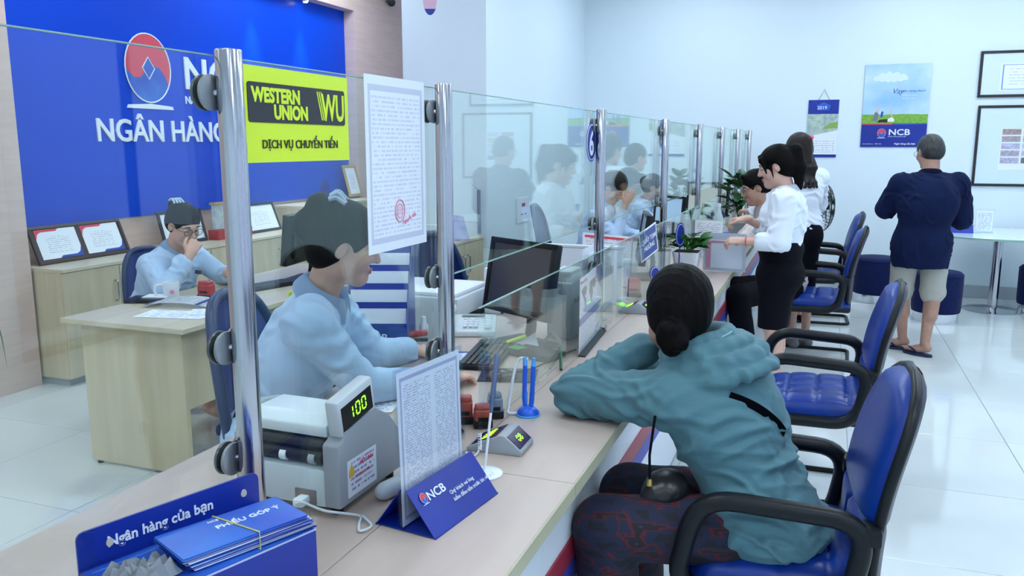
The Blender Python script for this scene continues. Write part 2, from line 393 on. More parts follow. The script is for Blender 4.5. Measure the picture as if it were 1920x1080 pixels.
O('blue_stripe', bx(-.6, -.595, YA, YB, .375, .4445), mat('blue_stripe', (.05, .06, .38), .35), ct, 0, True)
O('plinth', bx(-.68, -.63, YA, YB, 0, .1), GREYPL, ct, 0, True)
O('end_panel', bx(-1.48, -.64, YA+.02, YA+.05, 0, ZT-.036), MAPLE, ct, 0, True)
for y in (2.9, 4.6, 6.2, 7.8, 9.5): O('partition', bx(-1.46, -.64, y-.012, y+.012, 0, ZT-.036), MAPLE, ct, 0, True)

# posts and glass
posts = [(-.95, 1.176), (-.95, 2.02), (-.95, 3.67), (-.936, 5.2), (-.909, 6.5), (-.873, 7.65), (-.835, 8.65), (-.789, 9.45)]
lab = ['thick steel post nearest the camera, left of the yellow sign', 'second steel post, right of the taped white notice', 'steel post right of the round number six', 'steel post right of the round number five',
       'fifth steel post from the camera, left of the plastic envelope', 'sixth steel post from the camera, far along the counter', 'seventh steel post from the camera, before the last one', 'farthest thin steel post of the glass screen']
for k, ((x, y), lb) in enumerate(zip(posts, lab)):
    t = thing('screen_post', lb, 'post', (x, y, ZT), 0, 'steel posts of the glass screen')
    O('pole', cyl(BM(), (0, 0, .004), (0, 0, .958), .0225, seg=28, bev=.002), STEEL, t, 50)
    O('base_flange', lathe(BM(), ((.045, 0), (.045, .005), (.03, .009)), seg=24), STEEL, t, 40)
    for z in (.887, .446, .24):
        for sy in (-.021, .021):
            c = O('clamp', cyl(BM(), (-.0265, sy, z), (-.0195, sy, z), .03, seg=26, bev=.0015), CLAMPGREY, t, 40)
            O('back_disc', cyl(BM(), (-.0415, sy, z), (-.0355, sy, z), .03, seg=26, bev=.0015), DARKSTEEL, c, 40)
            O('pin', cyl(BM(), (-.0225, sy*.6, z), (-.01, sy*.3, z), .007, seg=10), STEEL, c, 40)
for k in range(len(posts)):
    (x0, y0), (x1, y1) = ((-.95, .3), posts[0]) if k == 0 else (posts[k-1], posts[k])
    y0 += .006; y1 -= .006; xg0, xg1 = x0-.027, x1-.027; z0 = .792 if k < 2 else 1.217
    b = BM(); A = Vector((xg0, y0, z0)); B = Vector((xg1, y1, z0)); up = Vector((0, 0, 1.728-z0)); n_ = Vector((.008, 0, 0))
    lbl = ['tall clear glass pane at the near left end of the screen', 'clear glass pane carrying the yellow sign', 'clear upper glass pane with the number six near its right edge', 'clear upper glass pane with the number five',
           'clear upper glass pane between the fourth and fifth posts', 'clear upper glass pane between the fifth and sixth posts', 'clear upper glass pane between the sixth and seventh posts', 'farthest clear upper glass pane of the screen'][k]
    rings(b, [[A, B, B+up, A+up], [A-n_, B-n_, B+up-n_, A+up-n_]])
    g = tag(O('glass_pane', b, GLASS, None, 0), lbl, 'glass pane', 'upper glass panes')
    e = BM(); box(e, (A+B)/2+up-n_/2+Vector((0, 0, .001)), (.008, (B-A).length, .002), rot=(0, 0, -math.atan2(B.x-A.x, B.y-A.y)))
    if k > 1: box(e, (A+B)/2-n_/2-Vector((0, 0, .001)), (.008, (B-A).length, .002), rot=(0, 0, -math.atan2(B.x-A.x, B.y-A.y)))
    O('glass_edge', e, GLASSEDGE, g, 0)
    if k >= 2:
        y0 += .04; y1 -= .04; z0, z1 = ZT+.004, 1.135; xa = -.872
        b = bx(xa-.004, xa+.004, y0, y1, z0, z1)
        g = tag(O('low_glass_pane', b, GLASS, None, 0), ['low clear glass pane standing on the counter before the dark monitor', 'low clear glass pane behind the blue hanging sign', 'low clear glass pane by the white potted plant', 'low clear glass pane behind the plastic envelope',
               'low clear glass pane second from the far end', 'farthest low clear glass pane on the counter'][k-2], 'glass pane', 'low glass panes')
        O('glass_edge', bx(xa-.004, xa+.004, y0, y1, z1, z1+.002), GLASSEDGE, g, 0)
        for yy in (y0+.15, y1-.15): O('glass_foot', box(BM(), (xa, yy, ZT+.008), (.02, .04, .016), .002), STEEL, g, 0)

# signs on the glass -------------------------------------------------
xg = -.9765
def on(px, py, x=xg): return atx(px, py, x)
sg = thing('yellow_sign', 'bright yellow money transfer sign taped to the near glass pane', 'sign', on(555, 230))
q = [Vector((xg, 1.239, 1.548)), Vector((xg, 1.590, 1.548)), Vector((xg, 1.590, 1.722)), Vector((xg, 1.239, 1.722))]
O('sheet', quad(BM(), *q, t=.0008), YELLOW, sg, 0, True)
fr = frame((xg+.0003, 1.414, 1.657), (0, 1, 0), (0, 0, 1))
O('black_plate', prism(BM(), rrect(.322, .072, .006), .0012, fr), INKK, sg, 0, True)
f2 = lambda y, z, dx=.0016: frame((xg+dx, y, z), (0, 1, 0), (0, 0, 1))
text('WESTERN', .036, YELLOW, f2(1.264, 1.659), sg, sx=.92, bold=.0017)
text('UNION', .036, YELLOW, f2(1.327, 1.629), sg, sx=.92, bold=.0017)
b = BM()
for k in range(3): quad(b, *[(xg+.002, 1.458+k*.007+s*.0035+(.012 if z > 1.65 else .028), z) for s, z in ((0, 1.63), (1, 1.63), (1, 1.687), (0, 1.687))])
O('sloping_bars', b, YELLOW, sg, 0, True)
text('WU', .074, YELLOW, f2(1.487, 1.631), sg, sx=.66, bold=.002)
text('DỊCH VỤ CHUYỂN TIỀN', .0225, INKK, f2(1.288, 1.574), sg, sx=1.02, bold=.0002)
pp = thing('taped_notice', 'large white typed notice with red stamp taped to the glass', 'notice', on(740, 310))
O('sheet', quad(BM(), (xg+.0005, 1.660, 1.328), (xg+.0005, 1.959, 1.328), (xg+.0005, 1.959, 1.738), (xg+.0005, 1.660, 1.738)), docmat('notice_print', 40, ink=(.66, .7, .84), chop=44, mar=.1, border=.085, bcol=(.6, .65, .78)), pp, 0, True)
sc_ = on(750, 395, xg+.001); mf = frame((xg+.0013, sc_.y, sc_.z), (0, 1, 0), (0, 0, 1))
b = BM(); tube(b, [mf @ Vector((x, y, 0)) for x, y in ellipse(.024, .027, 28)], .0016, 5, True); tube(b, [mf @ Vector((x, y, 0)) for x, y in ellipse(.015, .017, 24)], .001, 5, True)
for k in range(5): box(b, mf @ Vector((0, -.008+k*.004, 0)), (.0006, .016, .0015))
O('round_stamp', b, INKP, pp, 0, True)
text('Nguyễn Văn', .014, INKP, frame((xg+.0013, sc_.y+.015, sc_.z-.035), (0, 1, .25), (0, 0, 1)), pp, name='signature', shear=.3)
for ch, (px, py), rz_, lb in (('6', (1109, 267), (.085, .085), 'round blue number six sticker on the glass'), ('5', (1241, 252), (.085, .088), 'round blue number five sticker on the glass')):
    p = atx(px, py, xg if ch == '6' else -.970); t = thing('number_sticker', lb, 'sticker', p); mf = frame(p, (0, 1, 0), (0, 0, 1))
    O('disc', prism(BM(), ellipse(rz_[0], rz_[1]), .0008, mf), PRINTBLUE, t, 0, True)
    b = BM(); tube(b, [mf @ Vector((x, y, .001)) for x, y in ellipse(rz_[0]*.9, rz_[1]*.9)], .0022, 5, True); O('ring', b, INKW, t, 0, True)
    text(ch, .15, INKW, mf @ Matrix.Translation((0, -.054, .0012)), t, name='digit', align='CENTER', bold=.003)

# ================================================================== CUSTOMER CHAIRS
def loopface(bm, L): bm.faces.new([bm.verts.new(p) for p in L])
def make_chair():
    t = thing('visitor_chair', 'x', 'chair', (0, 0, 0), 0, 'blue vinyl armchairs along the counter')
    # seat: faces -X ; quilted
    def seat(u, v):
        x = -.26+u*.5; y = (v-.5)*.5
        ex = abs(2*u-1); ey = abs(2*v-1); r = (ex**6+ey**6)**(1/6)
        k = max(0, 1-r**5); qx = abs(math.sin(u*PI*4.0))**.35; qy = abs(math.sin(v*PI*5))**.35 if u < .78 else 1
        s = 1-.06*(ex**4)*(ey**4)
        return Vector((-.01+(x+.01)*s, y*s, .445+.055*k**.4+.013*min(qx, qy)*k - (.02*(1-u)**3)))
    b = grid(BM(), seat, 44, 44)
    bb = list(b.edges); bnd = [e for e in bb if e.is_boundary]; ex_ = bmesh.ops.extrude_edge_only(b, edges=bnd); 
    for v in ex_['geom']:
        if isinstance(v, bmesh.types.BMVert): v.co.z = .415
    O('seat', b, VINYL, t, 60)
    O('seat_shell', box(BM(), (-.01, 0, .407), (.5, .5, .045), .02), BLACKPL, t, 40)
    # back, leaning; outline half-width by height
    z0, z1 = .43, .99
    def hw(s): return (.205+.045*math.sin(min(1, s/.55)*PI/2))*(1 if s < .5 else max(.0, 1-((s-.5)/.5)**3.2)**.5*1)
    def spine(s): return .215+.075*s+.028*math.sin(s*PI)*-1 + .02*s*s
    def face(off, bulge):
        def f(u, v):
            s = .004+u*.99; y = (v-.5)*2*hw(s); e = 1-abs(2*v-1)**4; e2 = min(1, s/.1)*min(1, (1-s)/.06)
            seam = 1-.5*math.exp(-((s-.36)/.02)**2) - (.35*math.exp(-((v-.5)/.02)**2) if s < .36 else 0)
            return Vector((spine(s)-off-bulge*max(0, e*e2)**.5*seam, y, z0+s*(z1-z0)))
        return f
    O('back_cushion', grid(BM(), face(.0, .05), 50, 30), VINYL, t, 70)
    O('back_shell', grid(BM(), face(-.012, -.02), 30, 20), mat('back_shell_grey', (.05, .05, .075), .4), t, 70)
    rim = [Vector((spine(s)-.002, hw(s), z0+s*(z1-z0))) for s in [.004+.99*k/26 for k in range(27)]]
    rim = rim+[Vector((p.x, -p.y, p.z)) for p in rim[::-1]]
    O('back_rim', tube(BM(), rim, .0145, 8, True), BLACKPL, t, 60)
    for s in (-1, 1):
        y = .265*s


        pth = rpath([(.15, y, .405), (.195, y, .655), (-.225, y, .675), (-.285, y, .40)], .1, 8, True)
        O('arm', tube(BM(), pth, .026, 12, True, ((0, 1, 0), 1.0)), BLACKPL, t, 60)
        O('arm_bracket', box(BM(), (.2, y*.93, .62), (.05, .07, .05), .01), BLACKPL, t, 40)
    # cantilever base
    b = tube(BM(), rpath([(.1, .2, .38), (-.24, .2, .375), (-.26, .2, .013), (.24, .2, .013), (.24, -.2, .013), (-.26, -.2, .013), (-.24, -.2, .375), (.1, -.2, .38)], .06, 5), .0125, 10)
    O('sled_base', b, BLACKPL, t, 60)
    return t
vc = make_chair()
spots = [(-.055, 2.36, 4, 'blue vinyl armchair under the woman in teal, nearest the camera'), (.035, 3.93, 0, 'empty blue vinyl armchair beyond the woman in teal, second from the camera'),
         (.0, 6.55, -2, 'blue vinyl armchair behind the standing woman, third from the camera'), (.03, 7.95, 2, 'farthest blue vinyl armchair, seen above the third chair')]
for k, (x, y, a, lb) in enumerate(spots):
    if k == 0: vc.location = (x, y, 0); vc.rotation_euler = (0, 0, R(a)); vc['label'] = lb
    else: dup(vc, (x, y, 0), R(a), lb)

# ================================================================== TELLERS' MESH CHAIRS (face +X)
def make_mesh_chair():
    t = thing('mesh_office_chair', 'x', 'chair', (0, 0, 0), 0, 'blue mesh chairs of the tellers')
    out = []
    for k in range(40):
        a = 2*PI*k/40; c, s = math.cos(a), math.sin(a); y = .235*abs(c)**.62*(1 if c > 0 else -1); z = .29*abs(s)**.7*(1 if s > 0 else -1)
        y *= 1-.16*(z/.29); x = -.24-.04*(z/.29)+.05*(y/.235)**2
        out.append(Vector((x, y, .79+z)))
    O('back_frame', tube(BM(), out, .019, 10, True), MESHDARK, t, 60)
    b = BM(); c = b.verts.new((-.255, 0, .79)); vs = [b.verts.new(p) for p in out]
    mid = [b.verts.new(Vector((-.25, 0, .79)).lerp(p, .55)) for p in out]
    for k in range(40):
        j = (k+1) % 40; b.faces.new((vs[k], vs[j], mid[j], mid[k])); b.faces.new((mid[k], mid[j], c))
    bmesh.ops.solidify(b, geom=list(b.faces), thickness=.004)
    O('mesh_panel', b, MESHBLUE, t, 60)
    O('lumbar_bar', tube(BM(), [(-.225, -.2, .66), (-.275, -.1, .65), (-.28, 0, .65), (-.275, .1, .65), (-.225, .2, .66)], .02, 8, flat=((1, 0, 0), .4)), MESHDARK, t, 60)
    O('back_stem', tube(BM(), spline([(-.275, 0, .66), (-.29, 0, .5), (-.2, 0, .42), (-.05, 0, .42)]), .024, 8), BLACKPL, t, 60)
    O('seat', box(BM(), (.02, 0, .47), (.48, .48, .08), .035, seg=3), MESHBLUE, t, 50)
    for s in (-1, 1):
        a = O('arm', tube(BM(), rpath([(-.02, .22*s, .43), (-.02, .28*s, .43), (-.02, .28*s, .66), (.0, .28*s, .67)], .04, 4), .016, 8), BLACKPL, t, 60)
        O('arm_pad', box(BM(), (.02, .28*s, .68), (.25, .07, .03), .012), BLACKPL, a, 50)
    O('gas_lift', cyl(BM(), (0, 0, .08), (0, 0, .43), .027), BLACKPL, t, 50)
    for k in range(5):
        a = 2*PI*k/5+.3; d = Vector((math.cos(a), math.sin(a), 0))
        l = O('leg', tube(BM(), [Vector((0, 0, .1)), d*.28+Vector((0, 0, .075))], [.028, .02], 8), BLACKPL, t, 50)
        O('caster', cyl(BM(), d*.28+Vector((-d.y*.018, d.x*.018, .027)), d*.28+Vector((d.y*.018, -d.x*.018, .027)), .027, seg=16), BLACKPL, l, 50)
    return t
mc = make_mesh_chair()
for k, (x, y, a, lb) in enumerate([(-1.63, 2.33, 12, 'blue mesh office chair behind the teller at the yellow sign'), (-3.74, 3.98, -10, 'blue mesh office chair under the woman with the phone'),
                                   (-1.82, 4.18, -10, 'empty blue mesh office chair beyond the second post'), (-2.0, 6.62, 8, 'blue mesh office chair under the teller behind number six')]):
    if k == 0: mc.location = (x, y, 0); mc.rotation_euler = (0, 0, R(a)); mc['label'] = lb
    else:
        c = dup(mc, (x, y, 0), R(a), lb)
        if k == 1: c.scale = (.9, .86, .87)

# ================================================================== BACK DESK AND CABINETS
dk = thing('back_desk', 'pale maple office desk with panel end near the left wall', 'desk', (-3.07, 3.9, 0))
O('desk_top', bx(-3.45, -2.7, 2.92, 4.95, .725, .75, .003), MAPLE_T, dk, 0, True)
O('end_panel', bx(-3.38, -2.76, 2.975, 3.0, .015, .725, .002), MAPLE, dk, 0, True)
O('modesty_panel', bx(-2.8, -2.78, 3.0, 4.85, .33, .725, .002), MAPLE, dk, 0, True)
O('end_panel', bx(-3.38, -2.76, 4.85, 4.875, .015, .725, .002), MAPLE, dk, 0, True)
for x in (-3.34, -2.8):
    for y in (2.987, 4.86): O('foot', lathe(BM(), ((.014, 0), (.014, .015)), (x, y, 0), 10), BLACKPL, dk, 40, True)
def cabinet(lb, x0, x1, y0, y1, h, side='X', doors=2):
    t = thing('low_cabinet', lb, 'cabinet', ((x0+x1)/2, (y0+y1)/2, 0), 0, 'maple cabinets along the back wall')
    O('body', bx(x0, x1-.02, y0+.001, y1-.001, .05, h-.022), MAPLE, t, 0, True)
    O('plinth', bx(x0, x1-.05, y0+.02, y1-.02, 0, .05), GREYPL, t, 0, True)
    O('cabinet_top', bx(x0, x1+.005, y0-.001, y1, h-.022, h, .002), MAPLE_T, t, 0, True)
    wd = (y1-y0)/doors
    for k in range(doors):
        a, b = y0+k*wd+.003, y0+(k+1)*wd-.003
        d = O('door', bx(x1-.02, x1-.002, a, b, .055, h-.026, .0015), MAPLE, t, 0, True)
        hy = b-.045 if k % 2 == 0 else a+.045
        O('handle', tube(BM(), rpath([(x1-.002, hy, h-.13), (x1+.024, hy, h-.13), (x1+.024, hy, h-.27), (x1-.002, hy, h-.27)], .01, 3), .0065, 8), STEEL, d, 50, True)
        if k % 2: O('lock', cyl(BM(), (x1-.003, hy, h-.31), (x1+.004, hy, h-.31), .01, seg=14), DARKSTEEL, d, 40, True)
    return t
ys = [3.92, 4.85, 5.78, 6.71]
for k in range(3): cabinet(['maple cabinet at the left end, under the double certificate', 'maple cabinet behind the woman with the phone', 'maple cabinet along the wall right of the thick near post'][k], -5.03, -4.57, ys[k], ys[k+1], .785)
cabinet('maple side cabinet standing against the white column', -3.48, -2.76, 5.85, 6.65, .80, doors=2)

# ================================================================== FRAMED THINGS
def framed(name, label, cat, A, B, Cc, Dd, bar, fm, sheets, back=None, dep=.02, group=None, glass=True):
    """A B C D: bottom left, bottom right, top right, top left seen from the front"""
    A, B, Cc, Dd = map(Vector, (A, B, Cc, Dd)); t = thing(name, label, cat, (A+B)/2, 0, group)
    X_, Y_ = (B-A), (Dd-A); nrm = X_.cross(Y_).normalized(); wx, wy = X_.length, Y_.length; f = frame(A, X_, Y_)
    for (x0, x1, y0, y1) in ((0, wx, 0, bar), (0, wx, wy-bar, wy), (0, bar, bar, wy-bar), (wx-bar, wx, bar, wy-bar)):
        O('frame_bar', box(BM(), ((x0+x1)/2, (y0+y1)/2, 0), (x1-x0, y1-y0, dep), .003, seg=1), fm, t, 0).data.transform(wm(t).inverted() @ f)
    O('backing', box(BM(), (wx/2, wy/2, -.002), (wx-bar, wy-bar, .006)), back or PAPER, t, 0).data.transform(wm(t).inverted() @ f)
    for (u0, u1, v0, v1, m, nm) in sheets:
        z = .0025; O(nm, quad(BM(), (u0*wx, v0*wy, z), (u1*wx, v0*wy, z), (u1*wx, v1*wy, z), (u0*wx, v1*wy, z)), m, t, 0).data.transform(wm(t).inverted() @ f)
    return t, f, wx, wy
CERT = docmat('certificate_print', 15, ink=(.5, .53, .62), chop=26, fill=.32, mar=.2)
# leaning on the cabinets: the left wall faces +X, so seen from the front left-to-right is +Y
def lean(Yc0, Yc1, z0, h, xb=-4.86, tilt=.09): return ((xb, Yc0, z0), (xb, Yc1, z0), (xb-tilt, Yc1, z0+h), (xb-tilt, Yc0, z0+h))
t, f, wx, wy = framed('certificate_frame', 'wide dark frame holding two certificates on the left cabinet', 'frame', *lean(4.0, 4.78, .787, .25, -4.86, .1), .022, FRAMEB, [(.055, .475, .12, .9, CERT, 'certificate'), (.53, .95, .12, .9, CERT, 'certificate')], FRAMEB)
for u in (.055, .53):
    x0 = u*wx; x1 = (u+.42)*wx; y0, y1 = .12*wy, .9*wy
    O('red_corner', prism(BM(), [(x0, y1), (x0, y1-.07), (x0+.02, y1-.03), (x0+.05, y1-.016), (x0+.17, y1-.016), (x0+.19, y1)], .0012, f @ Matrix.Translation((0, 0, .003))), INKR, t, 0, True)
    O('blue_corner', prism(BM(), [(x1, y0), (x1, y0+.07), (x1-.02, y0+.03), (x1-.05, y0+.016), (x1-.17, y0+.016), (x1-.19, y0)], .0012, f @ Matrix.Translation((0, 0, .003))), INKB, t, 0, True)
framed('certificate_frame', 'dark framed certificate behind the head of the woman with the phone', 'frame', *lean(5.13, 5.62, .787, .27, -4.86, .07), .025, FRAMEK, [(.1, .9, .1, .9, CERT, 'certificate')])
framed('certificate_frame', 'dark framed certificate right of the thick near post', 'frame', *lean(6.15, 6.62, .787, .26, -4.84, .1), .022, FRAMEK, [(.09, .91, .09, .91, CERT, 'certificate')])
framed('framed_award', 'small golden wooden frame near the blue wall end', 'frame', (-4.86, 7.9, 1.02), (-4.86, 8.16, 1.02), (-4.95, 8.16, 1.36), (-4.95, 7.9, 1.36), .03, GOLDWOOD, [(.12, .88, .1, .9, CERT, 'certificate')])
t = thing('award_plaque', 'golden topped plaque with red base behind the seated woman', 'award', (-4.8, 5.85, .787))
O('plaque', bx(-4.84, -4.8, 5.66, 6.08, .87, 1.08, .004), mat('plaque_grey', (.42, .47, .5), .3, rgb2=(.6, .64, .66), nscale=(20, 20, 20)), t, 0, True)
O('plaque_top', bx(-4.85, -4.79, 5.65, 6.09, 1.08, 1.1, .003), GOLDWOOD, t, 0, True)
O('plaque_base', bx(-4.87, -4.77, 5.64, 6.1, .787, .868, .005), REDPL, t, 0, True)
b = cabinet('tall maple shelf unit beyond the low cabinets by the blue wall', -5.03, -4.6, 6.75, 8.2, 1.0, doors=3)

# far wall (faces -Y): front left-to-right is +X
yw = YF-.012
def fw4(px0, py0, px1, py1, y=yw):
    a = aty(px0, py1, y); c = aty(px1, py0, y); return (a.x, y, a.z), (c.x, y, a.z), (c.x, y, c.z), (a.x, y, c.z)
A, B, Cc, Dd = (.335, yw, 1.56), (.965, yw, 1.56), (.965, yw, 2.41), (.335, yw, 2.41)
po = thing('wall_poster', 'sky and grass bank poster with blue lower band on far wall', 'poster', (.65, yw, 1.56))
f = frame((.335, yw, 1.56), (1, 0, 0), (0, 0, 1)); W_, H_ = .63, .85
O('board', bx(.335, .965, yw, yw+.012, 1.56, 2.41, .002), PRINTBLUE, po, 0, True)
sky = mat('poster_sky', (.3, .55, .92), .4, rgb2=(.6, .78, .97), nscale=(2, 2, 3)); 
def pl(poly, z, m, nm): O(nm, prism(BM(), poly, .0006, f @ Matrix.Translation((0, 0, z))), m, po, 0, True)
pl([(0, .33), (W_, .33), (W_, H_), (0, H_)], .0002, sky, 'printed_sky')
cl = [(.08+.34*k/24, .70-(.018+.016*abs(math.sin(k*.75)))*math.sin(PI*k/24)**.4) for k in range(25)]+[(.42-.34*k/24, .70+(.05+.03*abs(math.sin(k*.6)))*math.sin(PI*k/24)**.5) for k in range(1, 24)]
pl(cl, .0009, mat('cloud_print', (.72, .84, .97), .4), 'printed_cloud')
pl([(0, .245), (W_, .245), (W_, .335), (.4, .34), (.2, .335), (0, .34)], .001, mat('grass_print', (.12, .36, .03), .5, rgb2=(.28, .5, .06), nscale=(30, 30, 60)), 'printed_grass')
pl([(0, .232), (.3, .232), (.3, .245), (0, .245)], .0012, INKR, 'printed_band'); pl([(.3, .232), (W_, .232), (W_, .245), (.33, .245)], .0012, PRINTBLUE2, 'printed_band')
text('Vay', .075, INKB, f @ Matrix.Translation((.27, .55, .002)), po, shear=.3); text('tiêu dùng nhanh', .034, INKB, f @ Matrix.Translation((.37, .565, .002)), po, shear=.2)
text('Duyệt vay nhanh', .02, INKW, f @ Matrix.Translation((.37, .525, .002)), po); text('Lãi suất ưu đãi', .02, INKW, f @ Matrix.Translation((.37, .495, .002)), po)
text('NCB', .085, INKW, f @ Matrix.Translation((.265, .125, .002)), po, bold=.0015, sx=1.2); logo(f @ Matrix.Translation((.2, .145, .001)), .04, po)
text('Ngân hàng của bạn', .026, INKW, f @ Matrix.Translation((.33, .025, .002)), po, bold=.0004)
text('NGÂN HÀNG QUỐC DÂN', .0145, INKW, f @ Matrix.Translation((.265, .103, .002)), po); text('www.ncb-bank.vn   1800 6166', .015, INKW, f @ Matrix.Translation((.02, .028, .002)), po)
# two people lying on the grass in the print: flat shapes of a printed picture
sk = mat('print_skin', (.75, .5, .45), .5); gy = mat('print_grey', (.2, .2, .26), .5)
pl([(.1, .27), (.15, .27), (.16, .34), (.14, .37), (.12, .36)], .0016, gy, 'printed_figure'); pl([(.15, .255), (.25, .255), (.28, .275), (.25, .29), (.17, .285)], .0017, INKK, 'printed_figure')
pl([(.25, .262), (.31, .262), (.315, .285), (.29, .31), (.25, .29)], .0018, PAPER, 'printed_figure'); pl([(.12, .36), (.145, .36), (.18, .43), (.172, .435)], .0019, sk, 'printed_figure')
pl([(.285, .305), (.3, .3), (.265, .415), (.258, .415)], .0019, sk, 'printed_figure'); pl([(.175, .31), (.195, .31), (.205, .365), (.185, .37)], .002, INKB, 'printed_figure')

ca = thing('wall_calendar', 'narrow wall calendar with blue top hanging beside the poster', 'calendar', (-.05, yw, 1.45))
f = frame((-.21, yw, 1.45), (1, 0, 0), (0, 0, 1))
O('sheet', bx(-.21, .1, yw, yw+.008, 1.45, 2.06, .001), PAPER, ca, 0, True)
def pl2(poly, z, m, nm): O(nm, prism(BM(), poly, .0006, f @ Matrix.Translation((0, 0, z))), m, ca, 0, True)
pl2([(0, .46), (.31, .46), (.31, .61), (0, .61)], .0003, PRINTBLUE, 'printed_header'); pl2([(.1, .5), (.21, .5), (.23, .55), (.155, .585), (.08, .55)], .001, PRINTBLUE2, 'printed_header')
pl2([(0, .22), (.31, .29), (.31, .46), (0, .46)], .0003, mat('landscape_print', (.3, .4, .45), .5, rgb2=(.55, .65, .5), nscale=(18, 18, 18)), 'printed_picture')
pl2([(.15, .3), (.31, .31), (.31, .38), (.22, .36)], .001, mat('hill_print', (.25, .42, .1), .5), 'printed_picture')
pl2([(0, 0), (.31, 0), (.31, .03), (0, .03)], .0005, PRINTBLUE, 'printed_footer'); text('2019', .05, INKW, f @ Matrix.Translation((.09, .51, .002)), ca)
O('day_grid', quad(BM(), *[f @ Vector(p) for p in ((.05, .05, .001), (.29, .05, .001), (.29, .19, .001), (.05, .19, .001))]), docmat('calendar_print', 6, cols=7, chop=40, fill=.4, mar=.02), ca, 0, True)
O('hanging_cord', tube(BM(), [f @ Vector(p) for p in ((.1, .608, .0), (.155, .72, 0), (.21, .608, .0))], .0025, 6), FRAMEK, ca, 40, True)

BORD = docmat('award_print', 9, ink=(.55, .6, .75), chop=24, fill=.25, mar=.16, border=.06, bcol=(.2, .32, .75))
framed('certificate_frame', 'upper black picture frame with a blue bordered certificate on far wall', 'frame', (1.4, yw, 2.055), (2.25, yw, 2.055), (2.25, yw, 2.51), (1.4, yw, 2.51), .026, FRAMEK, [(.22, .82, .14, .72, BORD, 'certificate')], mat('mount_white', (.72, .83, .9), .6))
t, f, wx, wy = framed('banknote_frame', 'lower large black frame showing ten small banknotes on far wall', 'frame', (1.42, yw, 1.165), (2.35, yw, 1.165), (2.35, yw, 1.975), (1.42, yw, 1.975), .026, FRAMEK, [(.24, .66, .2, .72, PAPER, 'mount')], mat('mount_pale', (.7, .82, .88), .6))
for i in range(2):
    for j in range(5):
        c_ = [(.28, .2, .2), (.42, .42, .58), (.3, .25, .28), (.36, .35, .25), (.38, .36, .48), (.4, .42, .56), (.32, .27, .34), (.4, .4, .52), (.36, .33, .44), (.12, .12, .13)][j*2+i]
        x = (.255+i*.2)*wx; y = (.64-j*.088)*wy
        O('banknote', prism(BM(), [(x, y), (x+.165, y), (x+.165, y+.056), (x, y+.056)], .0008, f @ Matrix.Translation((0, 0, .004))), mat('banknote_print', c_, .5, rgb2=tuple(min(1, k*1.7) for k in c_), nscale=(50, 50, 50)), t, 0, True)

# blue wall lettering (plane faces +X)
xb = XL+.021
bw = thing('wall_lettering', 'white bank name and round emblem mounted on the blue wall', 'sign', (xb, 5.6, 1.6))
def bwf(px, py, dx=.002): p = atx(px, py, xb); return frame((xb+dx, p.y, p.z), (0, 1, 0), (0, 0, 1))
text('NGÂN HÀNG QUỐC DÂN', .235, INKW, bwf(180, 264), bw, ext=.008, bold=.004, sx=.985)
text('NCB', .36, INKW, bwf(344, 165), bw, ext=.008, bold=.007, sx=1.08)
text('NATIONAL CITIZEN BANK', .085, INKW, bwf(347, 194), bw, ext=.004, bold=.002)
p = atx(277, 128, xb); logo(frame((xb+.004, p.y, p.z), (0, 1, 0), (0, 0, 1)), .235, bw)
# column socket, hanging pendant, camera
t = thing('wall_socket', 'white power socket with red switch on the white column', 'socket', (-2.73, 7.57, .96))
O('plate', box(BM(), (.006, 0, 0), (.012, .36, .24), .004), WHITEPL, t, 0); O('switch', box(BM(), (.014, -.01, .05), (.006, .08, .035), .002), REDPL, t, 0)
b = BM(); box(b, (.0125, -.05, -.04), (.002, .05, .008)); box(b, (.0125, .05, -.04), (.002, .05, .008)); O('slots', b, FRAMEK, t, 0)
p = atd(806, 0, 6.3); t = thing('hanging_tag', 'oval pink and blue tag hanging above the glass screen', 'sign', (p.x, p.y, p.z))
fo = frame((p.x, p.y, p.z), (.9, .42, 0), (0, 0, 1))
O('tag_plate', prism(BM(), ellipse(.052, .11), .006, fo), mat('pink_print', (.8, .5, .68), .4), t, 0, True)
O('tag_band', prism(BM(), [(x, y) for x, y in ellipse(.0525, .111, 40) if y < -.055], .0075, fo @ Matrix.Translation((0, 0, -.0007))), PRINTBLUE, t, 0, True)
O('tag_ear', prism(BM(), [(.02, 0), (.045, 0), (.045, .03), (.02, .05)], .008, fo @ Matrix.Translation((0, 0, -.001))), INKR, t, 0, True)
O('cord', cyl(BM(), (p.x, p.y, p.z+.1), (p.x, p.y, ZC), .002, seg=6), DARKSTEEL, t, 0, True)
p = aty(765, 2, 8.9); t = thing('dome_camera', 'small dark security camera at the top of the beige wall', 'camera', (-4.9, p.y, p.z))
O('bracket', box(BM(), (.03, 0, .02), (.06, .05, .05), .006), DARKSTEEL, t, 40); O('camera_body', cyl(BM(), (.05, .03, .0), (.12, -.1, -.02), .045, seg=18, bev=.008), BLACKPL, t, 50)

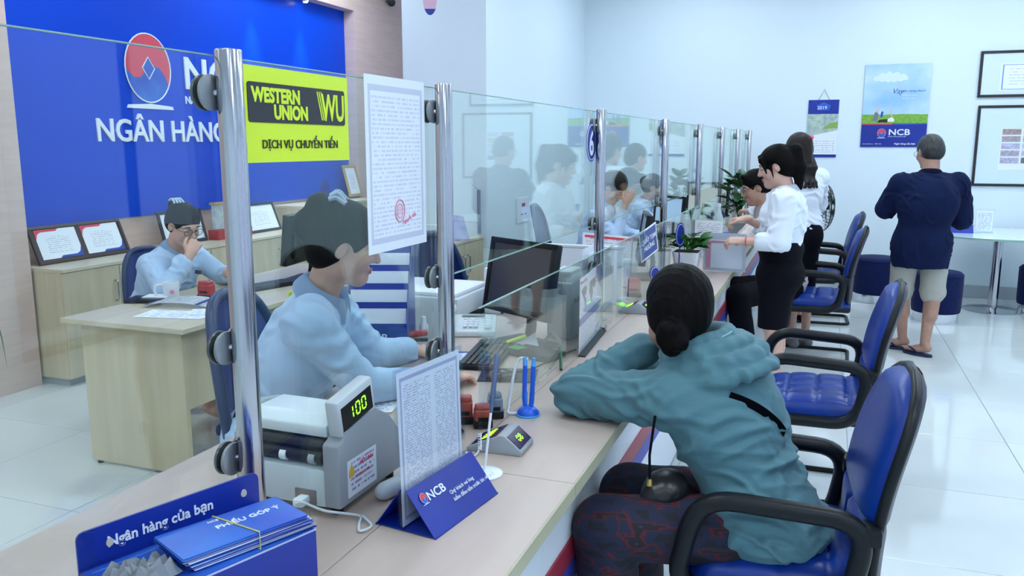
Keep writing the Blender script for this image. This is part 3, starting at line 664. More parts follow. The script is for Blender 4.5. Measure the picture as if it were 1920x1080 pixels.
# ================================================================== WAITING CORNER
tb = thing('round_table', 'round white table with steel column beside the far wall', 'table', (1.6, 9.02, 0))
O('table_top', lathe(BM(), ((.0, .725), (.585, .725), (.6, .735), (.6, .742), (.592, .75), (0, .75)), seg=56), mat('white_glass_top', (.78, .88, .92), .08), tb, 40)
O('glass_rim', lathe(BM(), ((.602, .732), (.604, .745), (.598, .748)), seg=56, caps=False), GLASSEDGE, tb, 40)
O('column', cyl(BM(), (0, 0, .02), (0, 0, .725), .045), STEEL, tb, 50); O('base_disc', lathe(BM(), ((.26, 0), (.26, .008), (.06, .02), (.045, .03)), seg=44), STEEL, tb, 40)
def stool(lb, x, y, r=.2, h=.44):
    t = thing('round_stool', lb, 'stool', (x, y, 0), 0, 'navy round stools')
    O('steel_base', lathe(BM(), ((r-.015, 0), (r-.015, .085), (r-.03, .09)), seg=44), CHROME, t, 40)
    O('cushion', lathe(BM(), ((r-.02, .085), (r-.004, .09), (r+.002, .13), (r+.004, h-.06), (r, h-.025), (r-.02, h-.006), (r-.06, h), (0, h+.004)), seg=44), NAVY, t, 60)
    O('piping', tube(BM(), [((r+.002)*math.cos(a), (r+.002)*math.sin(a), h-.035) for a in [2*PI*k/44 for k in range(44)]], .005, 6, True), NAVY, t, 60)
stool('navy round stool behind the standing man, under the table', 1.02, 8.3, .205, .46); stool('navy round stool left of the standing man', .56, 9.15, .225, .46); stool('navy round stool cut off at the right edge', 2.0, 9.0, .205, .46)
t = thing('table_sign', 'blue triangular card sign on the round table', 'sign', (1.28, 8.95, .75))
O('card_base', prism(BM(), [(-.06, 0), (.06, 0), (0, .08)], .22, frame((1.14, 8.95, .751), (0, 1, 0), (0, 0, 1))), PRINTBLUE, t, 0, True)
O('card', bx(1.15, 1.33, 8.945, 8.95, .8, .95), PRINTBLUE2, t, 0, True)
t = thing('acrylic_stand', 'clear acrylic leaflet stand on the round table', 'stand', (1.46, 9.0, .75))
O('holder', bx(1.38, 1.54, 9.0, 9.006, .752, .98), ACRYL, t, 0, True); O('leaflet', quad(BM(), (1.39, 8.998, .77), (1.53, 8.998, .77), (1.53, 8.998, .96), (1.39, 8.998, .96)), docmat('leaflet_print', 12, ink=(.4, .55, .8), chop=12), t, 0, True); O('foot', bx(1.38, 1.54, 8.96, 9.05, .75, .754), ACRYL, t, 0, True)

# pedestal fan seen almost edge-on
fx, fy, fz = .015, 8.72, .98
t = thing('pedestal_fan', 'black pedestal fan seen almost edge-on near the far wall', 'fan', (fx, fy, 0))
ax = Vector((.96, .28, 0)); f = frame((fx, fy, fz), (-.28, .96, 0), (0, 0, 1))   # local z = ax
b = BM()
for rr, zz in ((.23, 0), (.16, .05), (.16, -.05), (.08, .075), (.08, -.075)): tube(b, [f @ Vector((rr*math.cos(2*PI*k/36), rr*math.sin(2*PI*k/36), zz)) for k in range(36)], .005 if rr == .23 else .003, 5, True)
for k in range(36):
    a = 2*PI*k/36; d = Vector((math.cos(a), math.sin(a), 0))
    for s in (1, -1): tube(b, [f @ (d*.03+Vector((0, 0, .08*s))), f @ (d*.12+Vector((0, 0, .07*s))), f @ (d*.2+Vector((0, 0, .035*s))), f @ (d*.23)], .0022, 4)
O('guard', b, BLACKPL, t, 60, True)
for k in range(3):
    a = 2*PI*k/3; b = BM()
    def bl(u, v, a=a): rr = .03+.165*u; an = a+(v-.5)*1.25*(.5+.5*u); return f @ Vector((rr*math.cos(an), rr*math.sin(an), (v-.5)*.05))
    O('blade', grid(b, bl, 6, 6, .002), mat('fan_blade', (.25, .3, .32), .3), t, 60, True)
O('motor', cyl(BM(), f @ Vector((0, 0, -.2)), f @ Vector((0, 0, -.06)), .06, .07, 20, .01), BLACKPL, t, 50, True); O('hub', cyl(BM(), f @ Vector((0, 0, -.06)), f @ Vector((0, 0, .04)), .028), BLACKPL, t, 50, True)
pb = f @ Vector((0, 0, -.13)); O('pole', cyl(BM(), (pb.x, pb.y, .03), (pb.x, pb.y, fz-.03), .016), DARKSTEEL, t, 50, True); O('base', lathe(BM(), ((.2, 0), (.2, .015), (.05, .04), (.02, .06)), (pb.x, pb.y, 0)), BLACKPL, t, 50, True)
# ================================================================== PEOPLE: smooth solids meshed from a distance field
class Sdf:
    def __init__(s, h): s.h = h; s.ops = []
    def add(s, fn, lo, hi, k=.02, op='u', mir=False): s.ops.append((fn, np.array(lo), np.array(hi), k, op)); return s
    def cap(s, a, b, ra, rb=None, k=.02, op='u', flat=None):
        a = np.array(a, float); b = np.array(b, float); rb = ra if rb is None else rb; m = max(ra, rb)
        ba = b-a; L2 = max(1e-9, ba @ ba)
        if flat is not None: fd = np.array(flat[0], float); fd /= np.linalg.norm(fd); fk = flat[1]
        def fn(P):
            pa = P-a; t = np.clip((pa @ ba)/L2, 0, 1); q = pa-t[..., None]*ba
            if flat is not None: q = q+(q @ fd)[..., None]*fd*(1/fk-1)
            return np.sqrt((q*q).sum(-1))-(ra+(rb-ra)*t)
        return s.add(fn, np.minimum(a, b)-m, np.maximum(a, b)+m, k, op)
    def ell(s, c, r, B=None, k=.02, op='u'):
        c = np.array(c, float); r = np.array(r, float); B = np.eye(3) if B is None else np.array(B, float)
        def fn(P):
            q = (P-c) @ B.T; k0 = np.sqrt(((q/r)**2).sum(-1)); k1 = np.sqrt(((q/r**2)**2).sum(-1))+1e-9
            return np.where(k0 < 1e-6, -r.min(), k0*(k0-1)/k1)
        e = np.sqrt(((B*r[:, None])**2).sum(0)); return s.add(fn, c-e, c+e, k, op)
    def plane(s, p, n, k=.004):
        """cut away everything on the side n points to"""
        p = np.array(p, float); n = np.array(n, float); n = n/np.linalg.norm(n)
        return s.add(lambda P: (P-p) @ n, [-9]*3, [9]*3, k, 'cut')
    def cutball(s, p, n, R_, k=.004):
        p = np.array(p, float); n = np.array(n, float); n = n/np.linalg.norm(n)
        return s.add(lambda P: np.where(((P-p)**2).sum(-1) < R_*R_, (P-p) @ n, -1.), p-R_, p+R_, k, 'cut')
    def mesh(s):
        h = s.h; ad = [o for o in s.ops if o[4] == 'u']
        lo = np.min([o[1] for o in ad], 0)-4*h-.01; hi = np.max([o[2] for o in ad], 0)+4*h+.01
        n = np.ceil((hi-lo)/h).astype(int)+1; D = np.full(n, 1.0, np.float32)
        ax = [lo[i]+h*np.arange(n[i]) for i in range(3)]
        for fn, a, b, k, op in s.ops:
            m = k+3*h; i0 = np.clip(np.floor((a-m-lo)/h).astype(int), 0, n); i1 = np.clip(np.ceil((b+m-lo)/h).astype(int)+1, 0, n)
            if (i1 <= i0).any(): continue
            sl = tuple(slice(p, q) for p, q in zip(i0, i1))
            P = np.stack(np.meshgrid(*[ax[i][sl[i]] for i in range(3)], indexing='ij'), -1)
            d = fn(P); o = D[sl]
            if op == 'u':
                t = np.clip(.5+.5*(o-d)/k, 0, 1); D[sl] = o+(d-o)*t-k*t*(1-t)
            elif op == 'cut':
                t = np.clip(.5-.5*(o-d)/k, 0, 1); D[sl] = o+(d-o)*t+k*t*(1-t)
            else:
                d = -d; t = np.clip(.5-.5*(o-d)/k, 0, 1); D[sl] = o+(d-o)*t+k*t*(1-t)
        return surfnet(D, lo, h)
def surfnet(D, lo, h):
    I = D < 0; n = np.array(D.shape)-1
    cnt = np.zeros(n, np.int8); offs = [(i, j, k) for i in (0, 1) for j in (0, 1) for k in (0, 1)]
    sub = lambda A, o: A[o[0]:o[0]+n[0], o[1]:o[1]+n[1], o[2]:o[2]+n[2]]
    for o in offs: cnt += sub(I, o)
    act = np.argwhere((cnt > 0) & (cnt < 8)); idx = np.full(n, -1, np.int32); idx[tuple(act.T)] = np.arange(len(act))
    acc = np.zeros((len(act), 3)); w_ = np.zeros(len(act))
    vals = {o: D[act[:, 0]+o[0], act[:, 1]+o[1], act[:, 2]+o[2]] for o in offs}
    for a in offs:
        for d in range(3):
            if a[d]: continue
            b = list(a); b[d] = 1; b = tuple(b); va, vb = vals[a], vals[b]; m = (va < 0) != (vb < 0)
            t = np.where(m, va/np.where(m, va-vb, 1), 0)
            p = np.tile(np.array(a, float), (len(act), 1)); p[:, d] = t; acc[m] += p[m]; w_ += m
    V = lo+h*(act+acc/w_[:, None]); F = []
    for d in range(3):
        e = [0, 0, 0]; e[d] = 1
        A = I[:I.shape[0]-e[0], :I.shape[1]-e[1], :I.shape[2]-e[2]]; B = I[e[0]:, e[1]:, e[2]:]
        q = np.argwhere(A != B); u, v = [(1, 2), (2, 0), (0, 1)][d]
        q = q[(q[:, u] > 0) & (q[:, v] > 0) & (q[:, u] < n[u]) & (q[:, v] < n[v])]
        def at(du, dv): r = q.copy(); r[:, u] += du; r[:, v] += dv; return idx[tuple(r.T)]
        f = np.stack([at(-1, -1), at(0, -1), at(0, 0), at(-1, 0)], 1); s_ = A[tuple(q.T)]
        f[~s_] = f[~s_][:, ::-1]; F.append(f)
    return V, np.concatenate(F)
def meshobj(name, V, F, m, parent, fold=None):
    if fold is not None:
        Nn = np.zeros_like(V); a, b, c = V[F[:, 0]], V[F[:, 1]], V[F[:, 2]]; fn = np.cross(b-a, V[F[:, 3]]-a)
        for k in range(4): np.add.at(Nn, F[:, k], fn)
        Nn /= np.linalg.norm(Nn, axis=1, keepdims=True)+1e-12; V = V+Nn*fold(V, Nn)[:, None]
    if parent is not None: V = V-np.array(parent.location)
    me = bpy.data.meshes.new(name); me.vertices.add(len(V)); me.vertices.foreach_set('co', V.astype(np.float32).ravel())
    me.loops.add(len(F)*4); me.loops.foreach_set('vertex_index', F.astype(np.int32).ravel())
    me.polygons.add(len(F)); me.polygons.foreach_set('loop_start', np.arange(0, len(F)*4, 4, dtype=np.int32)); me.polygons.foreach_set('loop_total', np.full(len(F), 4, np.int32))
    me.update(calc_edges=True); me.validate(); me.shade_smooth()
    for mm in (m if isinstance(m, list) else [m]): me.materials.append(mm)
    o = bpy.data.objects.new(name, me); COL.objects.link(o)
    if parent is not None: o.parent = parent
    return o
def unit(v): v = np.array(v, float); return v/np.linalg.norm(v)
def basis(f, u):
    f = unit(f); r = unit(np.cross(f, u)); return np.array([r, f, np.cross(r, f)])       # rows right, forward, up
def folds(amp, dirs, seed=0, n=0, A=.006, w=.012, L=.07, calm=None):
    """cloth relief: long soft ridges plus n short creases"""
    rg = np.random.RandomState(seed); ph = rg.rand(16)*6.28
    def fn(V, Nn):
        o = np.zeros(len(V))
        w1 = np.sin(V[:, 0]*9+ph[0])+np.sin(V[:, 1]*11+ph[1])+np.sin(V[:, 2]*8+ph[2]); gate = .5+.5*np.sin(V[:, 0]*7+ph[3]+1.5*np.sin(V[:, 2]*6+ph[4])+V[:, 1]*5)
        for i, (d, fr) in enumerate(dirs): o += (1-np.abs(np.sin((V @ unit(d))*fr+w1*1.1+ph[5+i])))**2.5*amp*gate
        o -= amp*.25
        for k in range(n):
            q = rg.randint(len(V)); c, nn = V[q], Nn[q]; d = unit(dirs[rg.randint(len(dirs))][0])+rg.randn(3)*.35
            b = d-nn*(d @ nn)
            if np.linalg.norm(b) < .2: continue
            b = unit(b); t = np.cross(nn, b); r = V-c; ln = L*(.5+rg.rand()); wd = w*(.7+.8*rg.rand())
            x = r @ t; y = r @ b+.35*x*x/ln*(1 if k % 2 else -1); z = r @ nn
            g = np.exp(-(x/ln)**2-(z/.05)**2); o += A*(.6+.7*rg.rand())*g*(1-(y/wd)**2)*np.exp(-.5*(y/wd)**2)
        if calm is not None: o *= np.clip(((V-calm[0])**2).sum(1)/calm[1]**2, .25, 1)
        return o
    return fn

def head_sdf(s, c, B, sc=1.0, ears=True, nose=1.0):
    c = np.array(c, float); T = lambda x, y, z: c+sc*(np.array([x, y, z]) @ B)
    E = lambda p, r, k=.02, op='u': s.ell(T(*p), np.array(r)*sc, B, k, op)
    E((0, -.012, .03), (.076, .095, .085)); E((0, .028, -.03), (.062, .062, .085), .03)
    s.cap(T(-.035, .02, -.075), T(0, .065, -.102), .028*sc, .02*sc, .03); s.cap(T(.035, .02, -.075), T(0, .065, -.102), .028*sc, .02*sc, .03)
    for x in (-1, 1):
        E((.031*x, .097, .004), (.019, .013, .013), .014, 's'); E((.04*x, .062, -.035), (.022, .02, .02), .03)
        s.cap(T(.012*x, .088, .022), T(.05*x, .073, .022), .009*sc, .007*sc, .015)
        if ears:
            E((.076*x, -.008, -.008), (.011, .02, .032), .008); E((.086*x, .0, -.004), (.006, .01, .017), .005, 's')
    s.cap(T(0, .088, .012), T(0, .108*nose, -.03), .008*sc, .0125*sc, .014)
    for x in (-1, 1): s.ell(T(.011*x, .094, -.034), np.array((.009, .009, .007))*sc, B, .008)
    E((0, .086, -.064), (.024, .012, .007), .008); E((0, .084, -.074), (.02, .012, .008), .008); s.cap(T(-.018, .099, -.0685), T(.018, .099, -.0685), .0022, .0022, .005, 's')
    E((0, .076, -.098), (.02, .016, .016), .02)
    return T
def face_parts(par, T, B, c, sc=1.0, closed=.4, glasses=None, brow=True, lips=True):
    f = lambda p: Matrix(((B[0][0], B[1][0], B[2][0], p[0]), (B[0][1], B[1][1], B[2][1], p[1]), (B[0][2], B[1][2], B[2][2], p[2]), (0, 0, 0, 1)))
    loc = Vector(par.location)
    for x in (-1, 1):
        b = BM(); bmesh.ops.create_uvsphere(b, u_segments=14, v_segments=10, radius=.0125*sc); b.transform(f(T(.031*x, .0765, .003))); b.transform(Matrix.Translation(-loc))
        e = O('eye', b, EYEW, par, 60)
        b = BM(); bmesh.ops.create_uvsphere(b, u_segments=12, v_segments=8, radius=.0068*sc); b.transform(f(T(.031*x, .0832, -.0015))); b.transform(Matrix.Translation(-loc)); O('iris', b, INKK, e, 60)
        b = tube(BM(), [Vector(T(.031*x+dx*.016, .0855-.006*abs(dx)**2, .0085-.005*dx*dx*(1+closed)-closed*.006)) for dx in (-1, -.5, 0, .5, 1)], [.0008, .0022, .0026, .0022, .0008], 6); b.transform(Matrix.Translation(-loc)); O('eyelash', b, HAIR, e, 60)
        if brow:
            b = tube(BM(), [Vector(T(.031*x+dx*.02, .0935-.007*dx*dx-.003*dx*x, .0285-.004*dx*dx)) for dx in (-1, -.5, 0, .5, 1)], [.001, .0026, .003, .0026, .001], 6); b.transform(Matrix.Translation(-loc)); O('eyebrow', b, HAIR, par, 60)
    if lips:
        b = BM()
        tube(b, [Vector(T(x, .099-9*x*x, -.0645+(.0015 if abs(x) < .008 else 0))) for x in (-.021, -.012, -.005, 0, .005, .012, .021)], [.001, .0032, .004, .0036, .004, .0032, .001], 7)
        tube(b, [Vector(T(x, .0975-8*x*x, -.073)) for x in (-.018, -.01, 0, .01, .018)], [.001, .0042, .0052, .0042, .001], 7)
        b.transform(Matrix.Translation(-loc)); O('lips', b, LIP, par, 60)
    if glasses is not None:
        b = BM()
        for x in (-1, 1):
            tube(b, [Vector(T(.033*x+.026*math.cos(a), .108-.004*abs(math.cos(a)), .0+.021*math.sin(a))) for a in [2*PI*k/26 for k in range(26)]], .0017, 6, True)
            tube(b, [Vector(T(.058*x, .104, .006)), Vector(T(.078*x, .07, .006)), Vector(T(.083*x, -.005, .004)), Vector(T(.082*x, -.025, -.012))], .0016, 6)
        tube(b, [Vector(T(-.008, .109, .004)), Vector(T(0, .112, .007)), Vector(T(.008, .109, .004))], .0016, 6)
        b.transform(Matrix.Translation(-loc)); g = O('glasses', b, glasses, par, 60)
        for x in (-1, 1):
            b = prism(BM(), ellipse(.025, .02, 20), .001); b.transform(frame(T(.033*x, .107, 0), B[0], B[2])); b.transform(Matrix.Translation(-loc)); O('lens', b, GLASS, g, 40)
def hand_sdf(s, w, d, n, side, curl=.5, spread=.5, sc=1.0, thumb=.6, ro=0):
    """w wrist, d towards the fingers, n out of the back of the hand, side +1 right / -1 left"""
    d = unit(d); n = np.array(n, float); n = unit(n-d*(n @ d)); x = np.cross(d, n)*side      # x: towards the thumb side when side matches
    x = -x; w = np.array(w, float)
    A = lambda a, b, c: w+sc*(d*a+x*b+n*c)
    s.cap(w-d*.02*sc, A(.02, 0, 0), .024*sc, .026*sc, .015, flat=(n, .75))
    s.cap(A(.03, .016, 0), A(.08, .026, 0), .019*sc, .014*sc, .012, flat=(n, .72)); s.cap(A(.03, -.012, 0), A(.078, -.024, 0), .019*sc, .013*sc, .012, flat=(n, .72)); s.cap(A(.03, 0, .002), A(.083, 0, .002), .02*sc, .014*sc, .012, flat=(n, .72))
    for i, (b0, l) in enumerate(((.029, .072), (.010, .08), (-.009, .074), (-.027, .058))):
        p = A(.08-.004*abs(i-1), b0, 0); dd = unit(d+x*(b0*spread*7)); q = p; cu = curl if not isinstance(curl, (list, tuple)) else curl[i]; a = cu*.75
        for j, f in enumerate((.44, .31, .25)):
            v = dd*math.cos(a)-n*math.sin(a); q2 = q+v*l*f*sc; s.cap(q, q2, (.0092-.001*j-(.0012 if i == 3 else 0))*sc, (.0084-.001*j-(.0012 if i == 3 else 0))*sc, .0035); q = q2; a += cu*.9
    t0 = A(.022, .02, -.006); v = unit(d*.75+x*.8-n*.35*thumb); q = t0+v*.04*sc; s.cap(t0, q, .015*sc, .0115*sc, .01); v = unit(d*1.0+x*.35-n*.5*thumb); q2 = q+v*.03*sc; s.cap(q, q2, .0108*sc, .0098*sc, .006); v = unit(d+x*.05-n*.7*thumb); s.cap(q2, q2+v*.026*sc, .0098*sc, .008*sc, .005)

def limb(s, a, b, c, r, k=.02):
    s.cap(a, b, r[0], r[1], k); s.cap(b, c, r[1], r[2], k)
def torso(s, J, g=0, w=1.0, belly=0, k=.06, hipw=1.0, bust=0):
    L, R_, nk, hp = (np.array(J[q], float) for q in ('Ls', 'Rs', 'neck', 'hip'))
    sh = unit(R_-L); up = unit(nk-hp); fw = unit(np.cross(up, sh)); sh2 = unit(np.cross(fw, up)); B = np.array([sh2, fw, up])
    lh, rh = np.array(J['Lh'], float), np.array(J['Rh'], float); sh3 = unit(rh-lh); fw3 = unit(np.cross([0, 0, 1], sh3)); B3 = np.array([sh3, fw3, np.cross(sh3, fw3)])
    Ln = np.linalg.norm(nk-hp); ch = nk-up*.17*Ln/.5
    s.ell(ch, (np.linalg.norm(R_-L)*.5*.93*w+g, .108*w+g, .17+g), B, k); s.cap(L-up*.012, R_-up*.012, .05+g*.9, .05+g*.9, .05)
    s.cap(nk-up*.04+(L-nk)*.45, nk-up*.04+(R_-nk)*.45, .045+g*.7, .045+g*.7, .05)
    s.ell(nk*.48+hp*.52+fw*.0, (.135*w+g, .098*w+belly+g, .17+g), B, k); s.ell(hp+B3[2]*.03, (.16*w*hipw+g, .112*w+g, .13+g), B3, k)
    if bust:
        for q in (-1, 1): s.ell(ch+sh2*.07*q+fw*.075+up*-.01, (.062+g*.5, .05+g*.5, .062+g*.5), B, .04)
    return B
def body(s, J, fem=True, legs=True, arms=True, k=.02, thin=1.0):
    a = .9*thin if fem else 1.0
    if arms:
        for q in 'LR':
            limb(s, J[q+'s'], J[q+'e'], J[q+'w'], (.046*a, .038*a, .025*a), .02); e, w_ = np.array(J[q+'e'], float), np.array(J[q+'w'], float); s.cap(e+(w_-e)*.12, e+(w_-e)*.42, .038*a, .036*a, .02)
    if legs:
        for q in 'LR':
            limb(s, J[q+'h'], J[q+'k'], J[q+'a'], (.08*a, .054*a, .034*a), .03); kn, an = np.array(J[q+'k'], float), np.array(J[q+'a'], float); bk = -np.array(J.get('ft', (0, 1, 0)), float); bk[2] = 0
            s.cap(kn+(an-kn)*.16+bk*.02, kn+(an-kn)*.45+bk*.02, .046*a, .044*a, .03)
            ft = unit(J.get('ft'+q, J.get('ft', (0, 1, 0)))); s.cap(an+np.array([0, 0, -.035])-ft*.025, an+ft*.05+np.array([0, 0, -.05]), .03, .03, .02); s.cap(an+ft*.05+np.array([0, 0, -.05]), an+ft*.14+np.array([0, 0, -.062]), .03, .02, .02, flat=((0, 0, 1), .8))
def person(label, J, h=.006, skin=SKIN, fem=True, hands=(), closed=.4, glasses=None, sc=1.0, legs=True, nose=1.0, group=None, lips=True, thin=1.0):
    p = thing('person', label, 'person', (J['hip'][0], J['hip'][1], 0), 0, group)
    B = basis(J['hf'], J.get('hu', (0, 0, 1))); s = Sdf(h); T = head_sdf(s, J['head'], B, sc, nose=nose)
    s.cap(np.array(J['neck'])-unit(np.array(J['neck'])-J['hip'])*.03, T(0, -.022, -.055), .056 if fem else .064, .05 if fem else .058, .03)
    torso(s, J, -.018, .94 if fem else 1.0); body(s, J, fem, legs, thin=thin)
    for hd in hands: hand_sdf(s, *hd[:4], **(hd[4] if len(hd) > 4 else {}))
    V, F = s.mesh(); meshobj('body', V, F, skin, p); face_parts(p, T, B, J['head'], sc, closed, glasses, lips=lips)
    return p, T, B
def hair_cap(s, T, B, sc=1.0, low=-.05, front=.062, inf=.012, k=.02):
    s.ell(T(0, -.016, .032), np.array((.076+inf, .095+inf, .085+inf))*sc, B, k); s.ell(T(0, -.045, -.01), np.array((.07+inf*.8, .06+inf, .07))*sc, B, .03)
def hair_face_cut(s, T, B, sc=1.0, h=.035, w=.07, ears=True):
    s.ell(T(0, .118, h-.10), np.array((.125, .098, .105))*sc, B, .012, 's'); s.ell(T(0, .05, -.115), np.array((.125, .09, .07))*sc, B, .012, 's')
    if ears:
        for x in (-1, 1): s.ell(T(.09*x, .012, -.03), np.array((.03, .032, .05))*sc, B, .008, 's')
def shirt(p, J, m, name='shirt', g=.018, sleeve=(1, 1), hem=None, w=1.0, h=.007, fold=.009, collar=True, rs=(.062, .052, .04), belly=0, hemn=(0, 0, -1), seed=0, dirs=None, bust=0, extra=None, hipw=1.0, open_neck=True, n=70, A=.006, cw=.012, L=.07, calm=None, cuff=True):
    s = Sdf(h); B = torso(s, J, g, w, belly, hipw=hipw, bust=bust); nk = np.array(J['neck'], float)
    for q, f in zip('LR', sleeve):
        a, e, w_ = (np.array(J[q+k], float) for k in 'sew')
        if f <= .5: s.cap(a, a+(e-a)*f*2, rs[0], rs[1]*1.08, .03)
        else:
            s.cap(a, e, rs[0], rs[1], .03); c_ = e+(w_-e)*(f-.5)*2; s.cap(e, c_, rs[1], rs[2], .015)
            if cuff: u_ = unit(w_-e); s.cap(c_-u_*.035, c_, rs[2]*1.03+.004, rs[2]*1.0+.004, .004); s.cutball(c_+u_*rs[2]*.45, u_, .12)
    if extra: extra(s, B)
    if hem is not None: s.plane((0, 0, hem), hemn)
    if open_neck:
        s.cap(nk-B[2]*.03+B[1]*.035, nk+B[2]*.2+B[1]*.03, .056, .075, .012, 's')
    V, F = s.mesh(); o = meshobj(name, V, F, m, p, folds(fold*.6, dirs or [((.5, .3, 1.2), 22), ((-.6, 1, .8), 17)], seed, n, A, cw, L, calm) if fold else None)
    if collar:
        loc = Vector(p.location); r0 = .062; pts = []
        cc = nk+B[2]*.012+B[1]*.004
        b = BM()
        def cf(u, v):
            a = -2.75+5.5*u; e = abs(a)/2.75; rr = .063+.034*v; pnt = cc+B[0]*rr*math.sin(a)*1.08-B[1]*rr*math.cos(a)+B[1]*.012*e+B[2]*(.03*(1-v*v)+.012*v*(1-v)-.03*v*(.5+e)-.028*e*e); return Vector(pnt)-loc
        O('collar', grid(b, cf, 36, 6, .002), m, o, 70)
    return o
def trousers(p, J, m, name='trousers', r=(.1, .075, .06), full=1.0, g=.012, h=.008, fold=.004, w=1.0, top=None):
    s = Sdf(h); lh, rh = np.array(J['Lh'], float), np.array(J['Rh'], float); sh3 = unit(rh-lh); fw3 = unit(np.cross([0, 0, 1], sh3)); B3 = np.array([sh3, fw3, np.cross(sh3, fw3)])
    s.ell(np.array(J['hip'], float)+B3[2]*.03, (.165*w+g, .115*w+g, .14+g), B3, .05)
    for q in 'LR':
        a, e, f = (np.array(J[q+k], float) for k in 'hka'); 
        if full > .5: s.cap(a, e, r[0], r[1], .03); s.cap(e, e+(f-e)*(full-.5)*2, r[1], r[2], .02)
        else: s.cap(a, a+(e-a)*full*2, r[0], r[1], .03)
    if top is not None: s.plane((0, 0, top), (0, 0, 1))
    V, F = s.mesh(); return meshobj(name, V, F, m, p, folds(fold, [((.3, 1, .8), 24), ((1, -.4, .6), 18)], 3) if fold else None)
def hairobj(p, fn, m=HAIR, h=.006, fold=.0015, name='hair'):
    s = Sdf(h); fn(s); V, F = s.mesh(); return meshobj(name, V, F, m, p, folds(fold, [((1, .4, .1), 90), ((.3, 1, .2), 120)], 5) if fold else None)
def shoe(p, an, ft, m, name='shoe', heel=0):
    an = np.array(an, float); ft = unit(ft); s = Sdf(.005); g = np.array([an[0], an[1], 0])
    s.cap(g-ft*.04+[0, 0, .03+heel*.3], g+ft*.13+[0, 0, .024], .038, .034, .03, flat=((0, 0, 1), .75)); s.cap(g-ft*.03+[0, 0, .05], g+[0, 0, .05], .036, .036, .02); s.plane((0, 0, .002), (0, 0, -1))
    s.cap(an+[0, 0, .05], an+ft*.03-[0, 0, .02], .036, .036, .012, 's'); V, F = s.mesh(); return meshobj(name, V, F, m, p)
A3 = lambda v: np.array(v, float)

# ---- the woman in teal, seated on the first chair, leaning on the counter
J = dict(head=(-.375, 2.345, 1.115), hf=(-.42, .89, -.14), hu=(.10, .1, 1), neck=(-.295, 2.36, .985), Ls=(-.365, 2.235, .885), Rs=(-.21, 2.53, .945), hip=(-.13, 2.31, .56),
         Le=(-.66, 2.305, .846), Lw=tuple(atd(1216, 650, 2.5)), Re=(-.47, 2.68, .846), Rw=(-.665, 2.535, .838), Lh=(-.1, 2.25, .53), Rh=(-.07, 2.42, .53), Lk=(-.51, 2.10, .535), Rk=(-.5, 2.36, .53), La=(-.5, 2.15, .09), Ra=(-.47, 2.42, .09), ft=(-1, 0, 0))
p, T, B = person('woman in a teal hooded jacket leaning on the counter, seen from behind', J, .005, SKIN_T, hands=[(J['Rw'], (-.8, -.6, -.05), (0, 0, 1), 1, dict(curl=.9)), (J['Lw'], (.75, .5, .3), (.2, .5, .8), -1, dict(curl=1.2))], lips=False)
def teal_extra(s, B):
    nk = A3(J['neck'])
    # the hood lying in soft rolls round the nape
    b0 = unit(B[1]*-1); 
    # one continuous drape: a broad bag that hangs at the back of the neck, and rolled rims over it
    C0 = nk+B[2]*.005
    for (rr, dz, db, r) in ((.086, .05, .0, .024), (.106, .018, .024, .028), (.126, -.02, .044, .027), (.136, -.056, .056, .02)):
        pts = [C0+B[0]*rr*math.sin(a)-B[1]*(rr*.95*math.cos(a)+db*max(0, math.cos(a)))+B[2]*(dz-.02*math.cos(a)) for a in np.linspace(-2.0, 2.0, 13)]
        for a, b in zip(pts, pts[1:]): s.cap(a, b, r, r, .009)
    s.ell(A3(J['hip'])*.45+nk*.55-B[1]*.05, (.155, .085, .2), B, .06)
    for q, n_ in (('L', 7),):
        e, a, w_ = A3(J['Le']), A3(J['Ls']), A3(J['Lw'])
        for i in range(n_):
            t_ = .08+.1*i; c = e+(w_-e)*t_; ax_ = unit(w_-e); u = unit(np.cross(ax_, (0, 0, 1))); v = np.cross(ax_, u); pts = [c+(u*math.cos(t)+v*math.sin(t))*(.067-.015*t_)+ax_*.012*math.sin(2*t) for t in np.linspace(.3, 4.4, 7)]
            for x, y in zip(pts, pts[1:]): s.cap(x, y, .006, .006, .014)
jk = shirt(p, J, TEAL, 'hooded_jacket', .024, (.96, .97), None, 1.0, .0055, .011, False, (.08, .068, .054), seed=2, dirs=[((-.25, .3, 1.0), 40), ((.5, -.3, .8), 19)], extra=lambda s, B: (teal_extra(s, B), s.ell((-.09, 2.29, .545), (.165, .18, .11), None, .06), s.plane((0, 0, .475), (0, 0, -1), .02)), hipw=1.05, open_neck=True, n=150, A=.0085, cw=.012, L=.1, calm=(np.array(J['neck']), .3), cuff=False)
loc = Vector(p.location)
BT = np.array([unit(A3(J['Rs'])-A3(J['Ls'])), [0, 0, 0], unit(A3(J['neck'])-A3(J['hip']))]); BT[1] = unit(np.cross(BT[2], BT[0])); nk = A3(J['neck'])
hem = [nk+BT[0]*.09*math.sin(a)-BT[1]*.105*math.cos(a)+BT[2]*(.06-.02*math.cos(a)) for a in np.linspace(-1.7, 1.7, 15)]
b = BM(); tube(b, [Vector(x)-loc for x in hem], .0035, 6); O('hood_piping', b, mat('pale_teal_trim', (.25, .42, .44), .8), jk, 60)
# strap of the shoulder bag across the back
st = [A3(J['Rs'])+BT[2]*.03+BT[1]*.05, A3(J['Rs'])-BT[0]*.03-BT[1]*.085+BT[2]*.02, nk*.72+A3(J['hip'])*.28+BT[0]*.13-BT[1]*.13, nk*.5+A3(J['hip'])*.5+BT[0]*.19-BT[1]*.07, nk*.35+A3(J['hip'])*.65+BT[0]*.21]
